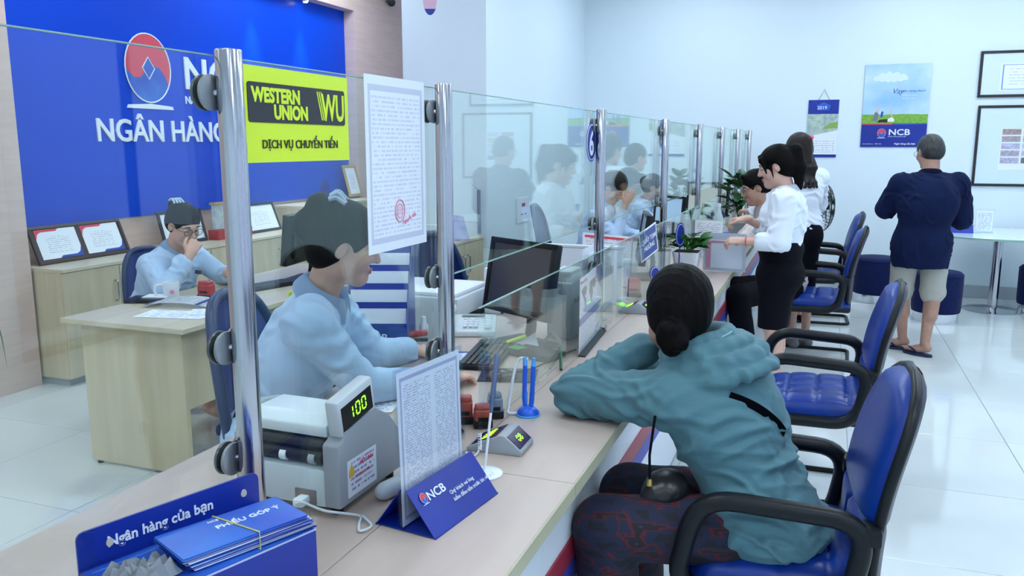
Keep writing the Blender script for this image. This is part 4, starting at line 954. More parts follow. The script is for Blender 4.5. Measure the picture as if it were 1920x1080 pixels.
# hair: smooth cap drawn into a low bun
def teal_hair(s):
    hair_cap(s, T, B, inf=.017); s.ell(T(-.01, -.05, -.02), (.074, .068, .075), B, .03); hair_face_cut(s, T, B)
    s.ell(T(-.035, -.112, -.07), (.046, .036, .045), B, .014); s.ell(T(-.05, -.128, -.055), (.03, .024, .028), B, .006); s.ell(T(-.022, -.13, -.085), (.03, .022, .026), B, .006); s.ell(T(-.03, -.1, -.105), (.03, .026, .024), B, .01)
hairobj(p, teal_hair, HAIR, .005)
PAT = None
m_, nt, pr = nodes('patterned_cotton'); setin(pr, Roughness=.8); tc = N(nt, 'ShaderNodeTexCoord')
mp = N(nt, 'ShaderNodeMapping'); mp.inputs['Scale'].default_value = (8, 14, 24); mp.inputs['Rotation'].default_value = (.3, .2, .1); nt.links.new(tc.outputs['Object'], mp.inputs[0])
vo = N(nt, 'ShaderNodeTexVoronoi', distance='CHEBYCHEV'); vo.inputs['Scale'].default_value = 1.3; nt.links.new(mp.outputs[0], vo.inputs[0])
wv = N(nt, 'ShaderNodeTexWave'); wv.inputs['Scale'].default_value = 2.1; wv.inputs['Distortion'].default_value = 3; nt.links.new(vo.outputs['Distance'], wv.inputs[0])
cr = N(nt, 'ShaderNodeValToRGB'); cr.color_ramp.interpolation = 'CONSTANT'; E_ = cr.color_ramp.elements
E_[0].color = (.006, .006, .012, 1); E_[1].position = .3; E_[1].color = (.008, .012, .04, 1)
for pos, c in ((.5, (.075, .005, .012)), (.58, (.008, .008, .014)), (.74, (.018, .03, .06)), (.88, (.09, .006, .012))): e = E_.new(pos); e.color = c4(c)
nt.links.new(vo.outputs['Distance'], cr.inputs[0]); nt.links.new(cr.outputs[0], pr.inputs['Base Color'])
trousers(p, J, m_, 'patterned_trousers', (.1, .09, .08), .98, w=.9, g=0)
for q in 'LR': shoe(p, J[q+'a'], (-1, 0, 0), BLACKCLOTH)
# her shoulder bag on her lap
t = thing('shoulder_bag', 'small black shoulder bag on the lap of the woman in teal', 'bag', (-.36, 2.19, .595))
s = Sdf(.005); s.ell((-.36, 2.2, .635), (.06, .075, .05), None, .02); s.cap((-.40, 2.15, .62), (-.40, 2.25, .62), .028, .028, .03); s.plane((0, 0, .595), (0, 0, -1)); V, F = s.mesh(); meshobj('pouch', V, F, mat('black_leather', (.01, .01, .013), .35), t, folds(.002, [((1, .5, 1), 40)], 1))
b = tube(BM(), [Vector(v) for v in ((-.40, 2.145, .665), (-.40, 2.13, .75), (-.39, 2.14, .86))], .004, 6); O('cord', b, BLACKCLOTH, t, 60, True)
O('clasp', lathe(BM(), ((.004, 0), (.01, .006), (.008, .02), (.003, .03)), (-.40, 2.145, .652), 10), mat('brass', (.6, .42, .12), .3, metal=1), t, 40, True)

def strapsurf(par, pts, wd, m, name, V=None):
    """flat band through pts (width along the second list)"""
    P = spline([Vector(q) for q, _ in pts], 6); Wd = spline([Vector(v) for _, v in pts], 6); loc = Vector(par.location); n_ = len(P)-1
    return O(name, grid(BM(), lambda u, v: P[round(u*n_)]+Wd[round(u*n_)].normalized()*(v-.5)*wd-loc, n_, 1, .004), m, par, 70)
# strap placed on the jacket's back by dropping points onto it
from mathutils.bvhtree import BVHTree
def bvh(o): me = o.data; l = Vector(o.parent.location); return BVHTree.FromPolygons([v.co+l for v in me.vertices], [tuple(q.vertices) for q in me.polygons])
tree = bvh(jk); spts = []
for (px, py) in ((1368, 742), (1390, 750), (1412, 760), (1432, 772), (1450, 786), (1462, 798), (1472, 812)):
    o_ = Vector((0, 0, CAM_H)); d_ = Vector(ray(px, py)).normalized(); hit = tree.ray_cast(o_, d_)
    if hit[0]: spts.append((hit[0]-d_*.004, Vector((.3, 0, 1))))
if len(spts) > 2: strapsurf(p, spts, .024, BLACKCLOTH, 'bag_strap')

# ---- teller behind the yellow sign pane
J = dict(head=(-1.375, 2.20, 1.285), hf=(.85, .50, -.30), hu=(.2, 0, 1), neck=(-1.46, 2.19, 1.125), Rs=(-1.40, 2.02, 1.06), Ls=(-1.55, 2.36, 1.05), hip=(-1.70, 2.2, .58),
         Re=(-1.30, 2.15, .845), Rw=(-1.13, 2.40, .815), Le=(-1.47, 2.50, .85), Lw=(-1.43, 2.70, .82), Rh=(-1.68, 2.1, .55), Lh=(-1.68, 2.3, .55), Rk=(-1.25, 2.1, .54), Lk=(-1.25, 2.3, .54), Ra=(-1.2, 2.1, .09), La=(-1.2, 2.3, .09), ft=(1, 0, 0))
p, T, B = person('teller in a light blue shirt with a high bun, behind the yellow sign', J, .0055, SKIN, hands=[(J['Rw'], (.3, .9, -.05), (-.1, 0, 1), 1, dict(curl=.55)), (J['Lw'], (.25, .9, -.1), (0, 0, 1), -1, dict(curl=.45))], closed=.9)
shirt(p, J, SHIRTBLUE, 'blouse', .022, (.97, .93), .5, 1.0, .007, .009, True, (.07, .058, .046), seed=3, bust=1)
def th(s):
    hair_cap(s, T, B, inf=.014); s.ell(T(0, -.06, -.03), (.07, .06, .075), B, .03); hair_face_cut(s, T, B, h=.04)
    s.ell(T(0, -.10, .085), (.05, .045, .045), B, .02); s.ell(T(0, -.13, .02), (.045, .04, .05), B, .02)
hairobj(p, th)
loc = Vector(p.location); b = BM()
for k in range(6): tube(b, spline([Vector(T(-.055+.02*k, -.08, .12)), Vector(T(-.04+.016*k, -.06, .135+.008*math.sin(k*2))), Vector(T(-.05+.02*k, -.03, .122))], 4), .007, 6)
b.transform(Matrix.Translation(-loc)); O('hair_bow', b, mat('blue_grey_ribbon', (.3, .38, .5), .5), p, 60)
trousers(p, J, BLACKCLOTH, 'skirt', (.095, .08, .07), .6)
# ---- teller with the phone at the back desk
J = dict(head=(-3.48, 3.83, 1.125), hf=(.93, -.25, -.42), hu=(.3, -.1, 1), neck=(-3.56, 3.84, .975), Rs=(-3.57, 3.655, .905), Ls=(-3.56, 4.01, .905), hip=(-3.78, 3.84, .55),
         Re=(-3.40, 3.56, .785), Rw=(-3.335, 3.70, .965), Le=(-3.40, 4.06, .785), Lw=(-3.20, 3.86, .86), Rh=(-3.76, 3.75, .52), Lh=(-3.76, 3.94, .52), Rk=(-3.33, 3.75, .53), Lk=(-3.33, 3.94, .53), Ra=(-3.3, 3.75, .09), La=(-3.3, 3.94, .09), ft=(1, 0, 0))
p, T, B = person('woman in a light blue shirt and glasses looking at a phone at the back desk', J, .006, SKIN, hands=[(J['Rw'], (.12, .55, .8), (.6, -.75, .3), 1, dict(curl=1.15)), (J['Lw'], (.75, -.1, .5), (.3, .85, -.35), -1, dict(curl=.95))], closed=.9, glasses=FRAMEK)
shirt(p, J, SHIRTBLUE, 'blouse', .02, (.78, .9), .48, 1.0, .008, .009, True, (.068, .058, .05), seed=5, bust=1)
def bh(s):
    hair_cap(s, T, B, inf=.012); hair_face_cut(s, T, B, h=.04); s.ell(T(0, -.10, .08), (.045, .04, .045), B, .02); s.ell(T(0, -.11, .0), (.04, .03, .05), B, .02)
hairobj(p, bh); loc = Vector(p.location); b = BM()
for k in range(4): tube(b, spline([Vector(T(.0+.02*k, -.085, .118)), Vector(T(.01+.016*k, -.06, .14)), Vector(T(.0+.02*k, -.03, .125))], 4), .006, 6)
b.transform(Matrix.Translation(-loc)); O('hair_bow', b, mat('pale_ribbon', (.45, .6, .75), .4), p, 60); trousers(p, J, BLACKCLOTH, 'skirt', (.095, .08, .07), .6)
b = box(BM(), (0, 0, 0), (.05, .002, .022), .0005); O('name_badge', b, INKK, p, 0).data.transform(Matrix.Translation(Vector((-3.432, 3.87, .84))-loc) @ Euler((0, .25, 1.5)).to_matrix().to_4x4())
t = thing('phone', 'dark mobile phone in the hand of the woman at the back desk', 'phone', (-3.09, 3.8, .93))
mf = frame((-3.085, 3.83, .93), (.35, .93, .0), (.82, -.3, .42)); b = box(BM(), (0, 0, 0), (.074, .15, .009), .004); O('phone_body', b, BLACKPL, t, 40).data.transform(wm(t).inverted() @ mf); b = box(BM(), (0, 0, .0048), (.066, .138, .0008)); O('screen', b, SCREEN, t, 0).data.transform(wm(t).inverted() @ mf)

# ---- standing woman in white at the counter, facing left
J = dict(head=(-.285, 5.40, 1.455), hf=(-1, -.02, -.30), hu=(-.2, 0, 1), neck=(-.215, 5.42, 1.305), Ls=(-.225, 5.255, 1.245), Rs=(-.225, 5.585, 1.245), hip=(-.23, 5.42, .86),
         Le=(-.235, 5.19, .995), Lw=(-.44, 5.22, 1.0), Re=(-.30, 5.60, 1.03), Rw=(-.455, 5.47, 1.115), Lh=(-.23, 5.33, .84), Rh=(-.23, 5.51, .84), Lk=(-.255, 5.34, .45), Rk=(-.245, 5.5, .45), La=(-.225, 5.34, .09), Ra=(-.215, 5.5, .09), ft=(-1, 0, 0))
p, T, B = person('standing woman in white shirt and black skirt with ponytail handling papers', J, .006, SKIN, hands=[(J['Lw'], (-1, .05, .0), (0, -.5, 1), -1, dict(curl=.75)), (J['Rw'], (-1, -.1, -.1), (.1, .2, 1), 1, dict(curl=.95))], closed=.9)
shirt(p, J, SHIRTW, 'white_shirt', .024, (.76, .72), .95, 1.0, .007, .010, True, (.078, .072, .058), seed=8, bust=1, dirs=[((.6, .3, 1.2), 24), ((1, .2, -.8), 18)])
def sk(s):
    s.ell((-.23, 5.42, .94), (.14, .185, .11), None, .04); s.ell((-.225, 5.42, .78), (.15, .185, .14), None, .05); s.cap((-.24, 5.36, .75), (-.255, 5.37, .46), .11, .09, .05); s.cap((-.235, 5.48, .75), (-.245, 5.47, .46), .11, .09, .05); s.plane((0, 0, 1.0), (0, 0, 1)); s.plane((0, 0, .44), (0, 0, -1))
hairobj(p, sk, BLACKCLOTH, .008, 0, 'skirt')
def sh(s):
    hair_cap(s, T, B, inf=.014); s.ell(T(0, -.06, -.02), (.07, .055, .07), B, .03); hair_face_cut(s, T, B, h=.03, w=.066)
    s.cap(T(0, -.10, .075), T(0, -.135, .055), .028, .035, .02); s.cap(T(0, -.135, .055), T(0, -.125, -.05), .04, .045, .02); s.cap(T(0, -.125, -.05), T(.0, -.10, -.165), .044, .022, .02); s.cap(T(.02, -.11, -.1), T(.025, -.075, -.18), .02, .008, .02)
    for x in (-1, 1):
        s.cap(T(.05*x, .075, .06), T(.072*x, .062, -.03), .012, .006, .015); s.cap(T(.02*x, .082, .08), T(.048*x, .086, .045), .01, .006, .015)
    s.cap(T(.07, .03, .0), T(.072, .028, -.07), .008, .004, .01); s.cap(T(-.07, .03, .0), T(-.072, .028, -.07), .008, .004, .01)
hairobj(p, sh); loc = Vector(p.location)
O('hair_clip', box(BM(), Vector(T(.03, -.1, .095))-loc, (.03, .012, .018), .004), mat('gold_clip', (.6, .45, .3), .3, metal=.8), p, 40)
w0 = A3(J['Lw']); O('red_bracelet', tube(BM(), [Vector(w0+[.012, .026*math.cos(a), .025*math.sin(a)])-loc for a in [2*PI*k/20 for k in range(20)]], .0045, 6, True), INKR, p, 60)
O('name_badge', box(BM(), Vector((-.335, 5.36, 1.17))-loc, (.006, .05, .02), .002), mat('teal_badge', (.02, .2, .28), .4), p, 0)
for q in 'LR': shoe(p, J[q+'a'], (-1, 0, 0), BLACKCLOTH, 'shoe')
# ---- second standing woman, seen from behind, long curls
J = dict(head=(-.205, 6.86, 1.545), hf=(-.55, .82, -.15), neck=(-.175, 6.83, 1.395), Ls=(-.32, 6.72, 1.335), Rs=(-.035, 6.92, 1.335), hip=(-.15, 6.82, .93),
         Le=(-.42, 6.82, 1.1), Lw=(-.56, 7.0, 1.05), Re=(-.03, 7.07, 1.1), Rw=(-.2, 7.25, 1.05), Lh=(-.22, 6.77, .91), Rh=(-.09, 6.87, .91), Lk=(-.185, 6.78, .5), Rk=(-.075, 6.87, .5), La=(-.17, 6.77, .1), Ra=(-.07, 6.85, .1), ft=(-.55, .82, 0))
p, T, B = person('woman in white blouse with long curly hair and pink hair tie, seen from behind', J, .007, SKIN, hands=[(J['Lw'], (-.6, .8, 0), (0, 0, 1), -1), (J['Rw'], (-.6, .8, 0), (0, 0, 1), 1)], lips=False)
shirt(p, J, SHIRTW, 'white_blouse', .02, (.8, .8), .93, 1.0, .008, .010, True, (.07, .06, .05), seed=9, dirs=[((.2, .2, 1.4), 34), ((1, .2, .8), 20)])
def sk2(s):
    s.ell((-.15, 6.82, .9), (.165, .14, .15), None, .05); s.cap((-.18, 6.79, .85), (-.175, 6.79, .5), .11, .085, .06); s.cap((-.11, 6.85, .85), (-.1, 6.85, .5), .11, .085, .06); s.plane((0, 0, 1.0), (0, 0, 1)); s.plane((0, 0, .47), (0, 0, -1))
hairobj(p, sk2, BLACKCLOTH, .009, 0, 'skirt')
def h2(s):
    hair_cap(s, T, B, inf=.016); s.ell(T(0, -.06, -.03), (.075, .06, .08), B, .03); hair_face_cut(s, T, B); s.cap(T(0, -.11, .05), T(.0, -.115, -.1), .045, .04, .03)
    rg = np.random.RandomState(2)
    for k in range(7):
        x = -.04+.0135*k; a = np.array(T(x, -.11, -.08)); ph = rg.rand()*6
        for j in range(6):
            b_ = a+(np.array([.02*math.sin(ph+j*1.7), -.004+.016*math.cos(ph+j*1.7), -.038]) @ B); s.cap(a, b_, (.02-.002*j), (.019-.002*j), .006); a = b_
hairobj(p, h2, HAIRB, .006); loc = Vector(p.location)
O('hair_tie', box(BM(), Vector(T(.02, -.118, .075))-loc, (.07, .03, .035), .014), mat('pink_cloth', (.8, .12, .25), .5), p, 50)
for q in 'LR': shoe(p, J[q+'a'], (-.55, .82, 0), mat('grey_shoe', (.16, .16, .18), .5), 'shoe')
# ---- a third woman almost hidden: mustard skirt
J = dict(head=(-.02, 7.62, 1.47), hf=(-.75, .65, -.2), neck=(.0, 7.6, 1.32), Ls=(-.12, 7.48, 1.26), Rs=(.1, 7.74, 1.26), hip=(.02, 7.6, .88), Le=(-.2, 7.58, 1.03), Lw=(-.36, 7.7, 1.0), Re=(.05, 7.85, 1.03), Rw=(-.14, 7.95, 1.0),
         Lh=(-.04, 7.54, .86), Rh=(.07, 7.67, .86), Lk=(-.03, 7.55, .47), Rk=(.07, 7.67, .47), La=(-.02, 7.55, .1), Ra=(.07, 7.66, .1), ft=(-.75, .65, 0))
for k_, v_ in list(J.items()):
    if k_[:2] not in ('hf', 'ft'): J[k_] = (v_[0]-.2, v_[1]+.12, v_[2])
p, T, B = person('woman in white top and mustard skirt mostly hidden behind the curly haired woman', J, .009, SKIN, hands=[], lips=False)
shirt(p, J, SHIRTW, 'white_top', .018, (.8, .8), .88, .95, .009, .005, False, seed=4)
hairobj(p, lambda s: (s.ell((-.18, 7.72, .85), (.16, .165, .15), None, .05), s.cap((-.185, 7.72, .84), (-.18, 7.73, .52), .16, .15, .06), s.plane((0, 0, .96), (0, 0, 1)), s.plane((0, 0, .5), (0, 0, -1))), MUSTARD, .01, 0, 'mustard_skirt')
hairobj(p, lambda s: (hair_cap(s, T, B), s.ell(T(0, -.06, -.03), (.07, .05, .07), B, .03), hair_face_cut(s, T, B)), HAIRB, .008)
for q in 'LR': shoe(p, J[q+'a'], (-.75, .65, 0), BLACKCLOTH)
# ---- seated customer with glasses beyond the standing woman
J = dict(head=(-.475, 6.42, 1.275), hf=(-.92, -.25, -.35), hu=(-.2, 0, 1), neck=(-.40, 6.45, 1.125), Ls=(-.36, 6.28, 1.04), Rs=(-.40, 6.64, 1.04), hip=(-.2, 6.47, .55), Le=(-.58, 6.26, .84), Lw=(-.74, 6.42, .815), Re=(-.6, 6.66, .84), Rw=(-.78, 6.62, .815),
         Lh=(-.21, 6.37, .53), Rh=(-.21, 6.55, .53), Lk=(-.52, 5.92, .53), Rk=(-.56, 6.2, .54), La=(-.46, 5.98, .1), Ra=(-.48, 6.3, .1), ft=(-.8, -.6, 0))
p, T, B = person('seated customer in glasses and black trousers, behind the standing woman', J, .007, SKIN_T, fem=False, hands=[(J['Lw'], (-1, .2, 0), (0, 0, 1), -1), (J['Rw'], (-1, -.3, 0), (0, 0, 1), 1)], glasses=FRAMEK, closed=.7)
shirt(p, J, mat('pale_shirt', (.7, .62, .6), .8), 'shirt', .018, (.4, .4), .5, 1.0, .009, .008, True, seed=6)
trousers(p, J, BLACKCLOTH, 'black_trousers', (.1, .085, .075), .9)
hairobj(p, lambda s: (hair_cap(s, T, B, inf=.014), hair_face_cut(s, T, B, h=.045), s.cap(T(-.04, .07, .1), T(.04, .07, .1), .02, .02, .02)), HAIR, .007)
for q in 'LR': shoe(p, J[q+'a'], (-.8, -.6, 0), BLACKCLOTH)
# ---- man in navy shirt, back to the camera
J = dict(head=(.722, 6.96, 1.535), hf=(-.45, .88, -.22), neck=(.735, 6.90, 1.365), Ls=(.535, 6.83, 1.30), Rs=(.925, 6.92, 1.30), hip=(.715, 6.86, .86), Le=(.455, 6.94, 1.10), Lw=(.50, 7.2, 1.12), Re=(.985, 7.04, 1.03), Rw=(.86, 7.27, 1.10),
         Lh=(.61, 6.85, .83), Rh=(.81, 6.88, .83), Lk=(.605, 6.95, .47), Rk=(.82, 6.92, .47), La=(.645, 6.985, .10), Ra=(.785, 6.81, .10), ft=(-.6, .8, 0), ftL=(-.95, .3, 0), ftR=(-.75, .5, 0))
p, T, B = person('man in navy shirt and khaki shorts standing with his back to the camera', J, .006, SKIN_T, fem=False, hands=[(J['Lw'], (.5, .8, .1), (0, 0, 1), -1), (J['Rw'], (-.6, .8, .1), (0, 0, 1), 1)], glasses=STEEL, lips=False)
def mx(s, B):
    s.ell((.712, 6.865, .82), (.205, .165, .2), None, .05); s.cap((.71, 6.85, 1.0), (.71, 6.86, .72), .165, .195, .05, flat=((0, 1, 0), .78)); s.ell((.73, 6.80, 1.15), (.2, .12, .2), None, .06)
shirt(p, J, NAVYSHIRT, 'navy_shirt', .028, (.5, .5), .675, 1.06, .0065, .010, True, (.08, .076, .05), seed=12, belly=.03, extra=mx, dirs=[((1, .2, .35), 26), ((.3, .5, 1), 16)])
trousers(p, J, KHAKI, 'khaki_shorts', (.1, .088, .06), .54, g=.004, h=.007, fold=.005, w=.94)
hairobj(p, lambda s: (hair_cap(s, T, B, inf=.009), s.ell(T(0, -.05, -.02), (.07, .055, .06), B, .03), hair_face_cut(s, T, B, h=.055)), mat('greying_hair', (.012, .012, .013), .5, rgb2=(.04, .04, .043), nscale=(120, 120, 30)), .005)
for q in 'LR':
    an = A3(J[q+'a']); ft = unit(J['ft'+q]); t = thing('flip_flop', '%s navy flip flop of the man in khaki shorts' % ('left' if q == 'L' else 'right'), 'sandal', (an[0], an[1], 0), 0, 'navy flip flops')
    g_ = frame((an[0], an[1], .002), np.cross(ft, (0, 0, 1)), ft)
    sole = [(x*(1.15 if y > .05 else 1), y) for x, y in [(.038*math.cos(a), .05+.115*math.sin(a)) for a in [2*PI*k/24 for k in range(24)]]]
    O('sole', prism(BM(), sole, .018, g_, .003), mat('navy_rubber', (.008, .012, .06), .5), t, 40, True)
    for x in (-1, 1): O('strap', tube(BM(), spline([g_ @ Vector(v) for v in ((.036*x, .03, .015), (.034*x, .07, .045), (0, .13, .05), (0, .14, .015))], 4), .006, 6), NAVY, t, 60, True)
# ---- two more tellers behind the glass
def teller(lb, hx, hy, hz, hf, seed, arm, shirtm=SHIRTBLUE):
    global J
    J = dict(head=(hx, hy, hz), hf=hf, neck=(hx-.075, hy, hz-.155), Rs=(hx-.10, hy-.17, hz-.23), Ls=(hx-.10, hy+.17, hz-.23), hip=(hx-.27, hy, .57), Rh=(hx-.25, hy-.09, .54), Lh=(hx-.25, hy+.09, .54), Rk=(hx+.12, hy-.09, .52), Lk=(hx+.12, hy+.09, .52), Ra=(hx+.12, hy-.09, .09), La=(hx+.12, hy+.09, .09), ft=(1, 0, 0),
             Re=(hx+.06, hy-.2, .83), Rw=arm or (hx+.28, hy-.08, .815), Le=(hx+.05, hy+.2, .83), Lw=(hx+.28, hy+.1, .815))
    p, T, B = person(lb, J, .008, SKIN, hands=[(J['Rw'], (.4, .2, 1) if arm else (1, 0, 0), (0, -1, .2) if arm else (0, 0, 1), 1, dict(curl=.4)), (J['Lw'], (1, 0, 0), (0, 0, 1), -1)], closed=.9)
    shirt(p, J, shirtm, 'blouse', .02, (.9, .9), .5, 1.0, .009, .008, True, seed=seed)
    hairobj(p, lambda s: (hair_cap(s, T, B, inf=.014), hair_face_cut(s, T, B, h=.035), s.ell(T(0, -.11, .03), (.04, .035, .045), B, .02)), HAIRB, .007)
    trousers(p, J, BLACKCLOTH, 'skirt', (.095, .08, .07), .6, h=.01); return p
teller('teller with brown hair and bowed head behind the pane marked six', -1.62, 6.75, 1.24, (.7, -.35, -.7), 1, (-1.5, 6.62, 1.1))
teller('teller seen behind the post with the number five', -1.60, 8.3, 1.17, (.95, .1, -.2), 2, None)
# ================================================================== THINGS ON THE COUNTER
# --- blue suggestion box, nearest the camera
LX, LY = Vector((-.32, -.947, 0)), Vector((.947, -.32, 0))      # along its back panel (to the picture's left), and out of its back panel
o0 = Vector((-.888, 1.115, 0)); tb = thing('suggestion_box', 'dark blue cardboard suggestion box with raised back panel at the near end', 'box', o0+LX*.15+LY*.075+Vector((0, 0, ZT)), 0)
f = frame(o0+Vector((0, 0, ZT)), -LX, (0, 0, 1))       # x to the picture's right, y up, z = towards the camera side
zt = .185; Lb = .305; Db = .158
f2_ = lambda x, y, z: f @ Vector((x, y, z))
def fbox(x0, x1, y0, y1, z0, z1, r=0): return box(BM(), f @ Vector(((x0+x1)/2, (y0+y1)/2, (z0+z1)/2)), (x1-x0, y1-y0, z1-z0), r, rot=f.to_3x3().to_4x4())
O('box_body', fbox(-Lb, 0, .0, zt, .0, Db, .002), PRINTBLUE, tb, 0, True)
O('back_panel', prism(BM(), [(-Lb, zt-.01), (0, zt-.01), (0, zt+.046)]+[(-.012+.012*math.cos(R(a)), zt+.046+.012*math.sin(R(a))) for a in (30, 60, 90)]+[(-Lb+.012-.012*math.sin(R(a)), zt+.046+.012*math.cos(R(a))) for a in (0, 30, 60, 90)], .004, f @ Matrix.Translation((0, 0, -.004))), PRINTBLUE, tb, 0, True)
text('Ngân hàng của bạn', .0235, INKW, f @ Matrix.Translation((-.262, zt+.022, .0006)), tb, bold=.0005, sx=.95)
for x in (-.258, -.03):
    b = prism(BM(), [(x+.0055*math.cos(a), zt+.028+(.008 if math.sin(a) > 0 else .0055)*math.sin(a)) for a in [2*PI*k/16 for k in range(16)]], .0012, f @ Matrix.Translation((0, 0, .0002))); O('hanging_hole', b, mat('hole_pale', (.6, .55, .48), .7), tb, 0, True)
O('top_panel', fbox(-Lb+.002, -.002, zt, zt+.0012, .008, Db-.004), PRINTBLUE2, tb, 0, True)
O('slot', fbox(-.23, -.1, zt+.0012, zt+.0018, .075, .081), INKK, tb, 0, True); O('fold_line', fbox(-Lb+.01, -.02, zt+.0012, zt+.0018, .02, .0212), mat('pale_fold', (.2, .3, .6), .5), tb, 0, True)
O('edge_crease', fbox(-Lb, 0, zt-.0005, zt+.0014, Db-.002, Db+.0006), mat('pale_edge', (.45, .5, .72), .5), tb, 0, True)
# --- banded stack of leaflets on the box
lf = thing('leaflet_stack', 'banded stack of blue leaflets lying on the suggestion box', 'leaflets', f2_(-.1, zt, .08))
ang = R(-5)
for k in range(16):
    dx, dz = random.uniform(-.004, .004)-.0012*k, random.uniform(-.002, .002)
    fr = f @ Matrix.Translation((-.095+dx, zt+.003+k*.00165, .094+dz)) @ Matrix.Rotation(ang+random.uniform(-.02, .02), 4, 'Y')
    O('leaflet', box(BM(), fr @ Vector((0, 0, 0)), (.205, .0014, .1), rot=fr.to_3x3().to_4x4()), PRINTBLUE2 if k == 15 else [PRINTBLUE, PAPER, PRINTBLUE2, mat('leaflet_edge', (.35, .37, .55), .5)][k % 4], lf, 0, True)
fr = f @ Matrix.Translation((-.113, zt+.003+15*.00165+.0008, .094)) @ Matrix.Rotation(ang, 4, 'Y'); ft_ = fr @ Matrix.Rotation(-PI/2, 4, 'X')
text('PHIẾU GÓP Ý', .0165, INKW, ft_ @ Matrix.Translation((-.02, .005, .0003)), lf, sx=1.1, bold=.0003); text('NCB', .009, INKW, ft_ @ Matrix.Translation((-.022, .033, .0003)), lf)
O('rubber_band', tube(BM(), [fr @ Vector(v) for v in ((-.005, .001, -.052), (.02, .001, .051), (.02, -.027, .052), (-.005, -.027, -.053))], .0013, 6, True), mat('yellow_rubber', (.6, .55, .15), .5), lf, 0, True)
t = thing('plastic_wrap', 'crumpled clear plastic wrap on the left end of the suggestion box', 'wrap', f2_(-.255, zt, .085))
rg = np.random.RandomState(1); hz = rg.uniform(.001, .026, (10, 10)); jx, jz = rg.uniform(-.3, .3, (2, 10, 10)); hz[0] = hz[-1] = .002; hz[:, 0] = hz[:, -1] = .002
def wr(u, v): a, b = round(u*9), round(v*9); return f2_(-.255+.085*((a+jx[a, b])/9-.5), zt+.0015+hz[a, b], .085+.075*((b+jz[a, b])/9-.5))
O('wrap', grid(BM(), wr, 9, 9, .0006), mat('silver_wrap', (.5, .53, .58), .18, spec=.9), t, 0, True)

# --- currency counting machine
ma = Vector((-1.10, 1.60, ZT)); my = unit((-.35, .94, 0))
t = thing('cash_counter', 'grey banknote counting machine showing 100 in green digits', 'machine', (-1.03, 1.64, ZT))
f = Matrix.Translation((-1.055, 1.445, ZT)) @ Matrix.Rotation(R(-1), 4, 'Z')     # x to the right, y away from the camera, z up
prof = [(0, 0.02), (0, .165), (.02, .172), (.035, .205), (.09, .218), (.16, .205), (.22, .17), (.265, .12), (.28, .06), (.28, .02)]
def slab(x0, x1, pr, bev=.004): return prism(BM(), pr, x1-x0, f @ Matrix(((0, 0, 1, x0), (1, 0, 0, 0), (0, 1, 0, 0), (0, 0, 0, 1))), bev)
O('side_case', slab(.075, .118, prof, .006), GREYPL, t, 40, True); O('side_case', slab(-.16, -.135, prof, .006), GREYPL, t, 40, True)
O('base_case', slab(-.14, .08, [(0, .02), (0, .105), (.03, .108), (.26, .1), (.28, .06), (.28, .02)]), LGREYPL, t, 40, True)
O('hopper_lid', slab(-.135, .075, [(.02, .172), (.02, .197), (.06, .212), (.15, .212), (.23, .17), (.21, .15), (.1, .17)]), mat('pale_lid', (.72, .78, .84), .3), t, 40, True)
O('roller_bay', slab(-.135, .075, [(.03, .105), (.03, .17), (.2, .165), (.24, .1)], 0), BLACKPL, t, 0, True)
for yy, zz, r in ((.022, .155, .012), (.018, .128, .015)):
    b = BM(); cyl(b, f @ Vector((-.13, yy, zz)), f @ Vector((.07, yy, zz)), r, seg=16); O('roller', b, BLACKPL, t, 50, True)
for x in (-.03, .045): O('roller_wheel', cyl(BM(), f @ Vector((x-.008, .012, .125)), f @ Vector((x+.008, .012, .125)), .013, seg=16), WHITEPL if x < 0 else GREYPL, t, 50, True)
fd = f @ Matrix.Translation((.10, .03, .20)) @ Matrix.Rotation(R(10), 4, 'X')
O('display_case', box(BM(), fd @ Vector((0, .055, .022)), (.036, .145, .085), .008, rot=fd.to_3x3().to_4x4()), LGREYPL, t, 40, True)
fs = frame(fd @ Vector((.0185, -.005, -.005)), fd.to_3x3() @ Vector((0, 1, 0)), fd.to_3x3() @ Vector((0, 0, 1)))
O('display_window', prism(BM(), [(-.004, -.003), (.118, -.003), (.118, .052), (-.004, .052)], .001, fs), BLACKPL, t, 0, True)
def seg7(ch, x, y, h, w, mtx, par, m=GREENLED, th=.0028):
    on_ = {'0': 'abcdef', '1': 'bc', '2': 'abged', '3': 'abgcd', '8': 'abcdefg', '5': 'afgcd', '9': 'abcdfg'}[ch]; b = BM(); g = th*.7
    Sg = {'a': (x+g, y+h, x+w-g, y+h), 'd': (x+g, y, x+w-g, y), 'g': (x+g, y+h/2, x+w-g, y+h/2), 'b': (x+w, y+h/2+g, x+w, y+h-g), 'c': (x+w, y+g, x+w, y+h/2-g), 'f': (x, y+h/2+g, x, y+h-g), 'e': (x, y+g, x, y+h/2-g)}
    for q in on_:
        x0, y0, x1, y1 = Sg[q]; dx, dy = (0, th/2) if y0 == y1 else (th/2, 0); join(b, prism(BM(), [(x0-dx, y0-dy), (x1+dx, y0-dy), (x1+dx, y1+dy), (x0-dx, y1+dy)], .0006), mtx @ Matrix.Shear('XZ', 4, (0, 0)))
    O('digit', b, m, par, 0, True)
for k, ch in enumerate('100'): seg7(ch, .026+.025*k, .012, .028, .015 if ch != '1' else .012, fs @ Matrix.Translation((0, 0, .0011)), t)
fl_ = frame(f @ Vector((-.125, -.0006, .062)), (1, 0, 0), (0, 0, 1))
for x, w_ in ((.0, .07), (.09, .055)): O('type_label', quad(BM(), *[fl_ @ Vector(v) for v in ((x, 0, 0), (x+w_, 0, 0), (x+w_, .035, 0), (x, .035, 0))]), docmat('label_print', 5, chop=14, fill=.4, paper=(.6, .62, .6)), t, 0, True)
